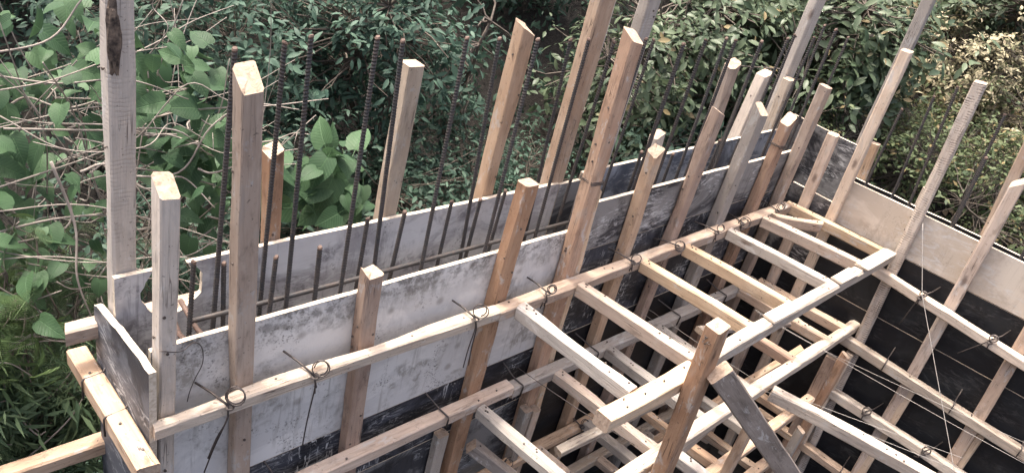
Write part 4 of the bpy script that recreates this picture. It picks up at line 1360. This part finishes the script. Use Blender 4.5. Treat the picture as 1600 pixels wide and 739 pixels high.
def brush(label, n, lo, hi, length, r):
    root = empty('dead_brush', ((lo[0] + hi[0]) / 2, (lo[1] + hi[1]) / 2, lo[2]))
    tag(root, label, 'brush')
    b = Vector(root.location)
    for i in range(n):
        a = Vector([rng.uniform(lo[k], hi[k]) for k in range(3)])
        d = Vector((rng.normal(), rng.normal() * 0.5, rng.normal() * 0.45)).normalized() * length * rng.uniform(0.5, 1.3)
        c = a + d
        if (a.y < 0.44 or c.y < 0.44) and max(a.x, c.x) > -1:
            a.y = max(a.y, 0.46)
            c.y = max(c.y, 0.46)
        pts = smooth_path(wob_stem(a, c, 4, 0.022), 5)
        parts = [tube_geo([q - b for q in pts], r * rng.uniform(.6, 1.3), 5, r * 0.4)]
        for k in range(2):                                   # side twigs
            q = pts[int(rng.integers(5, len(pts) - 3))]
            e = q + d * rng.uniform(.15, .3) + Vector((rng.normal(), abs(rng.normal()), rng.normal())) * 0.05
            parts.append(tube_geo([q - b, (q + e) / 2 - b + Vector((0, 0, .006)), e - b], r * 0.45, 4, r * 0.25))
        v, f = join_geo(parts)
        link('branch', mesh_from('branch', v, f), PALEBARK, root, smooth=True)
brush('tangle of dead grey branches among the feathery shrubs at lower left', 46, (-0.1, 0.48, -0.85), (0.62, 0.95, -0.10), 0.36, 0.0034)
brush('tangle of dead pale stems between the broad leaved shrub and the left stud', 30, (0.55, 0.70, -0.35), (1.25, 1.2, 0.25), 0.42, 0.0036)

# --- shrubs and trees of the slope, by where they stand
SH = [
 # name, label, base, centre, rad, kind, mat, clumps, per, leaf, indiv
 ('whorled_shrub', 'dark leafy shrub behind the broad leaved shrub at upper left', (1.5, 3.6), (1.75, 3.0, -0.35), (0.75, 0.6, 0.75), 'whorl', 'deep', 567, 7, 0.064, 200),
 ('whorled_shrub', 'green shrub with leaf rosettes behind the second left stud', (2.3, 3.0), (2.30, 2.75, -0.45), (0.60, 0.55, 0.70), 'whorl', 'whorl', 567, 7, 0.068, 250),
 ('whorled_tree', 'bright leafed tree with drooping rosettes behind the flat topped outer stud', (3.2, 2.7), (2.92, 2.35, -0.18), (0.68, 0.55, 0.55), 'whorl', 'whorl', 621, 7, 0.070, 290),
 ('dense_shrub', 'low dense dark shrub right behind the middle of the mauve sheet', (2.6, 1.9), (2.55, 1.80, -1.05), (0.80, 0.50, 0.55), 'whorl', 'deep', 621, 7, 0.056, 200),
 ('dense_shrub', 'dark shrub filling the space behind the pinkish outer stud', (3.3, 1.9), (3.25, 1.95, -1.0), (0.60, 0.55, 0.60), 'whorl', 'deep', 567, 7, 0.056, 150),
 ('dense_shrub', 'dark low bush between the left shrub and the small sapling', (1.7, 1.9), (1.60, 1.80, -0.95), (0.65, 0.45, 0.50), 'whorl', 'deep', 513, 7, 0.056, 150),
 ('dense_shrub', 'shadowed bush at the foot of the wide tall outer post', (4.0, 1.7), (3.95, 1.75, -1.10), (0.50, 0.45, 0.42), 'small', 'whorl', 351, 9, 0.044, 120),
 ('oval_leaf_tree', 'tree with pale oval leaves behind the tallest inner stud', (5.2, 2.1), (4.90, 1.75, -0.25), (0.62, 0.60, 0.62), 'oval', 'oval', 567, 7, 0.086, 280),
 ('oval_leaf_tree', 'tree with grey green oval leaves above the grey weathered stud', (5.9, 1.8), (5.65, 1.45, 0.02), (0.72, 0.60, 0.60), 'oval', 'oval', 621, 7, 0.088, 290),
 ('oval_leaf_tree', 'tree with large pale leaves around the tall grey pole', (6.6, 1.3), (6.35, 0.92, 0.25), (0.75, 0.62, 0.52), 'oval', 'oval', 621, 7, 0.093, 290),
 ('oval_leaf_shrub', 'shaded shrub behind the blue sheet at mid wall', (5.0, 1.5), (4.95, 1.30, -0.85), (0.60, 0.50, 0.52), 'oval', 'deep', 486, 7, 0.064, 150),
 ('small_leaf_bush', 'dark bush behind the far corner of the formwork', (6.1, 0.8), (6.05, 0.75, -0.62), (0.70, 0.55, 0.50), 'small', 'small', 513, 9, 0.040, 150),
 ('small_leaf_bush', 'bush with small bright leaves behind the saw marked stud', (6.6, 0.15), (6.55, 0.15, -0.50), (0.60, 0.50, 0.58), 'small', 'small', 567, 9, 0.042, 200),
 ('small_leaf_bush', 'bush with small leaves at the right edge beside the chopped stud', (6.7, -0.7), (6.65, -0.60, -0.55), (0.60, 0.60, 0.60), 'small', 'small', 567, 9, 0.042, 200),
 ('small_leaf_bush', 'low bush just outside the short wall', (5.6, 0.25), (5.65, 0.1, -1.2), (0.55, 0.60, 0.50), 'small', 'small', 432, 9, 0.038, 120),
 ('small_leaf_bush', 'low dark bush at the lower right edge outside the short wall', (5.9, -0.9), (5.9, -0.75, -1.15), (0.60, 0.55, 0.50), 'small', 'small', 432, 9, 0.038, 120),
 ('small_leaf_bush', 'sunlit thin bush high on the bank at the upper right', (8.0, -0.3), (7.7, -0.35, -0.15), (0.50, 0.5, 0.45), 'small', 'small', 270, 8, 0.044, 0),
 ('hillside_tree', 'dark tree high up the slope behind the broad leaved shrub', (1.6, 5.4), (1.5, 5.0, -0.05), (1.1, 0.8, 1.0), 'whorl', 'deep', 567, 8, 0.080, 0),
 ('hillside_tree', 'dark tree up the slope behind the rosette tree', (3.4, 4.3), (3.3, 4.0, 0.15), (1.1, 0.8, 0.95), 'whorl', 'deep', 567, 8, 0.080, 0),
 ('hillside_tree', 'tree in deep shade above the wide tall outer post', (5.3, 3.9), (5.2, 3.6, 0.35), (0.9, 0.8, 0.8), 'whorl', 'deep', 405, 8, 0.080, 0),
 ('hillside_tree', 'tree on the slope behind the oval leaved trees', (7.4, 2.9), (7.1, 2.6, 0.75), (1.1, 0.9, 0.95), 'oval', 'oval', 513, 8, 0.088, 0),
 ('hillside_tree', 'tree near the top right corner above the dry bank', (8.4, 0.7), (8.15, 0.50, 0.78), (0.60, 0.75, 0.42), 'oval', 'oval', 513, 8, 0.080, 0),
 ('dry_bush', 'straw coloured wispy dry bush on the sunlit bank at the upper right', (7.75, 0.35), (7.62, 0.30, 0.22), (0.50, 0.55, 0.42), 'small', 'straw', 380, 8, 0.042, 0),
 ('dry_bush', 'second wispy dry bush lower on the bank, at the right edge', (7.5, -0.35), (7.45, -0.40, -0.05), (0.45, 0.5, 0.40), 'small', 'straw', 200, 8, 0.040, 0),
]
for (nm, lb, ba, ce, ra, kd, mt, ncl, per, lf, ind) in SH:
    tree = 'tree' in nm
    shrub(nm, lb, ba, ce, ra, kd, LEAF[mt], ncl, per, lf, ind, 4 if tree else 6, BARK, lf * 0.9, 0.55,
          'shrubs and trees on the slope', 'tree' if tree else 'shrub', 0.55, 0.030 if tree else 0.012)

# --- undergrowth that nobody could count
def scatter(name, label, kind, mat, n, leaf, zone, lift, cat, up=0.6):
    pos = []
    while len(pos) < n:
        az = R(rng.uniform(zone[0], zone[1]))
        r = math.sqrt(rng.uniform(zone[2] ** 2, zone[3] ** 2))
        x, y = CAM.x + r * math.sin(az), CAM.y + r * math.cos(az)
        if x < 4.75 and y < 0.42:
            continue
        if noise.noise(Vector((x * 1.1, y * 1.1, 2.0))) < zone[4]:
            continue
        pos.append((x, y, ground_h(x, y) + abs(rng.normal()) * lift))
    pos = np.array(pos)
    nrm = rng.normal(size=pos.shape) * 0.5 + np.array([[0, 0, up]])
    d = rng.normal(size=pos.shape)
    if kind == 'blade':
        d = rng.normal(size=pos.shape) * 0.5 + np.array([[0, 0, 1.0]])
    rot = frames(d, nrm / np.linalg.norm(nrm, axis=1, keepdims=True))
    size = leaf * rng.uniform(0.5, 1.3, n)
    me = leaves_mesh(name, kind, pos, rot, size, rng.random(n), mat)
    o = bpy.data.objects.new(name, me)
    COL.objects.link(o)
    tag(o, label, cat, None, 'stuff')
scatter('undergrowth', 'low leafy undergrowth covering the shaded slope', 'whorl', LEAF['deep'], 19000, 0.080, (-10, 66, 2.6, 9.5, -0.5), 0.22, 'undergrowth')
scatter('undergrowth', 'low small leaved undergrowth on the slope at right', 'small', LEAF['small'], 11000, 0.055, (58, 100, 5.2, 7.7, -0.25), 0.20, 'undergrowth')
scatter('undergrowth', 'tangle of fine dark undergrowth below the feathery shrubs at left', 'frond', LEAF['fern'], 1500, 0.11, (-25, 40, 1.95, 4.2, -0.6), 0.32, 'undergrowth')
scatter('leaf_litter', 'dry brown leaves and litter scattered over the bank', 'small', LEAF['dry'], 6000, 0.07, (56, 100, 4.8, 14, -0.15), 0.04, 'leaf litter', 1.2)
scatter('dry_grass', 'dry straw coloured grass on the sunlit bank at upper right', 'blade', LEAF['straw'], 4000, 0.22, (70, 92, 7.4, 12, -0.2), 0.02, 'dry grass')
scatter('dry_leaves', 'pale dry leaves and straw covering the sunlit bank at upper right', 'small', LEAF['straw'], 14000, 0.075, (69, 92, 7.6, 12, -0.45), 0.10, 'dry leaves', 0.6)
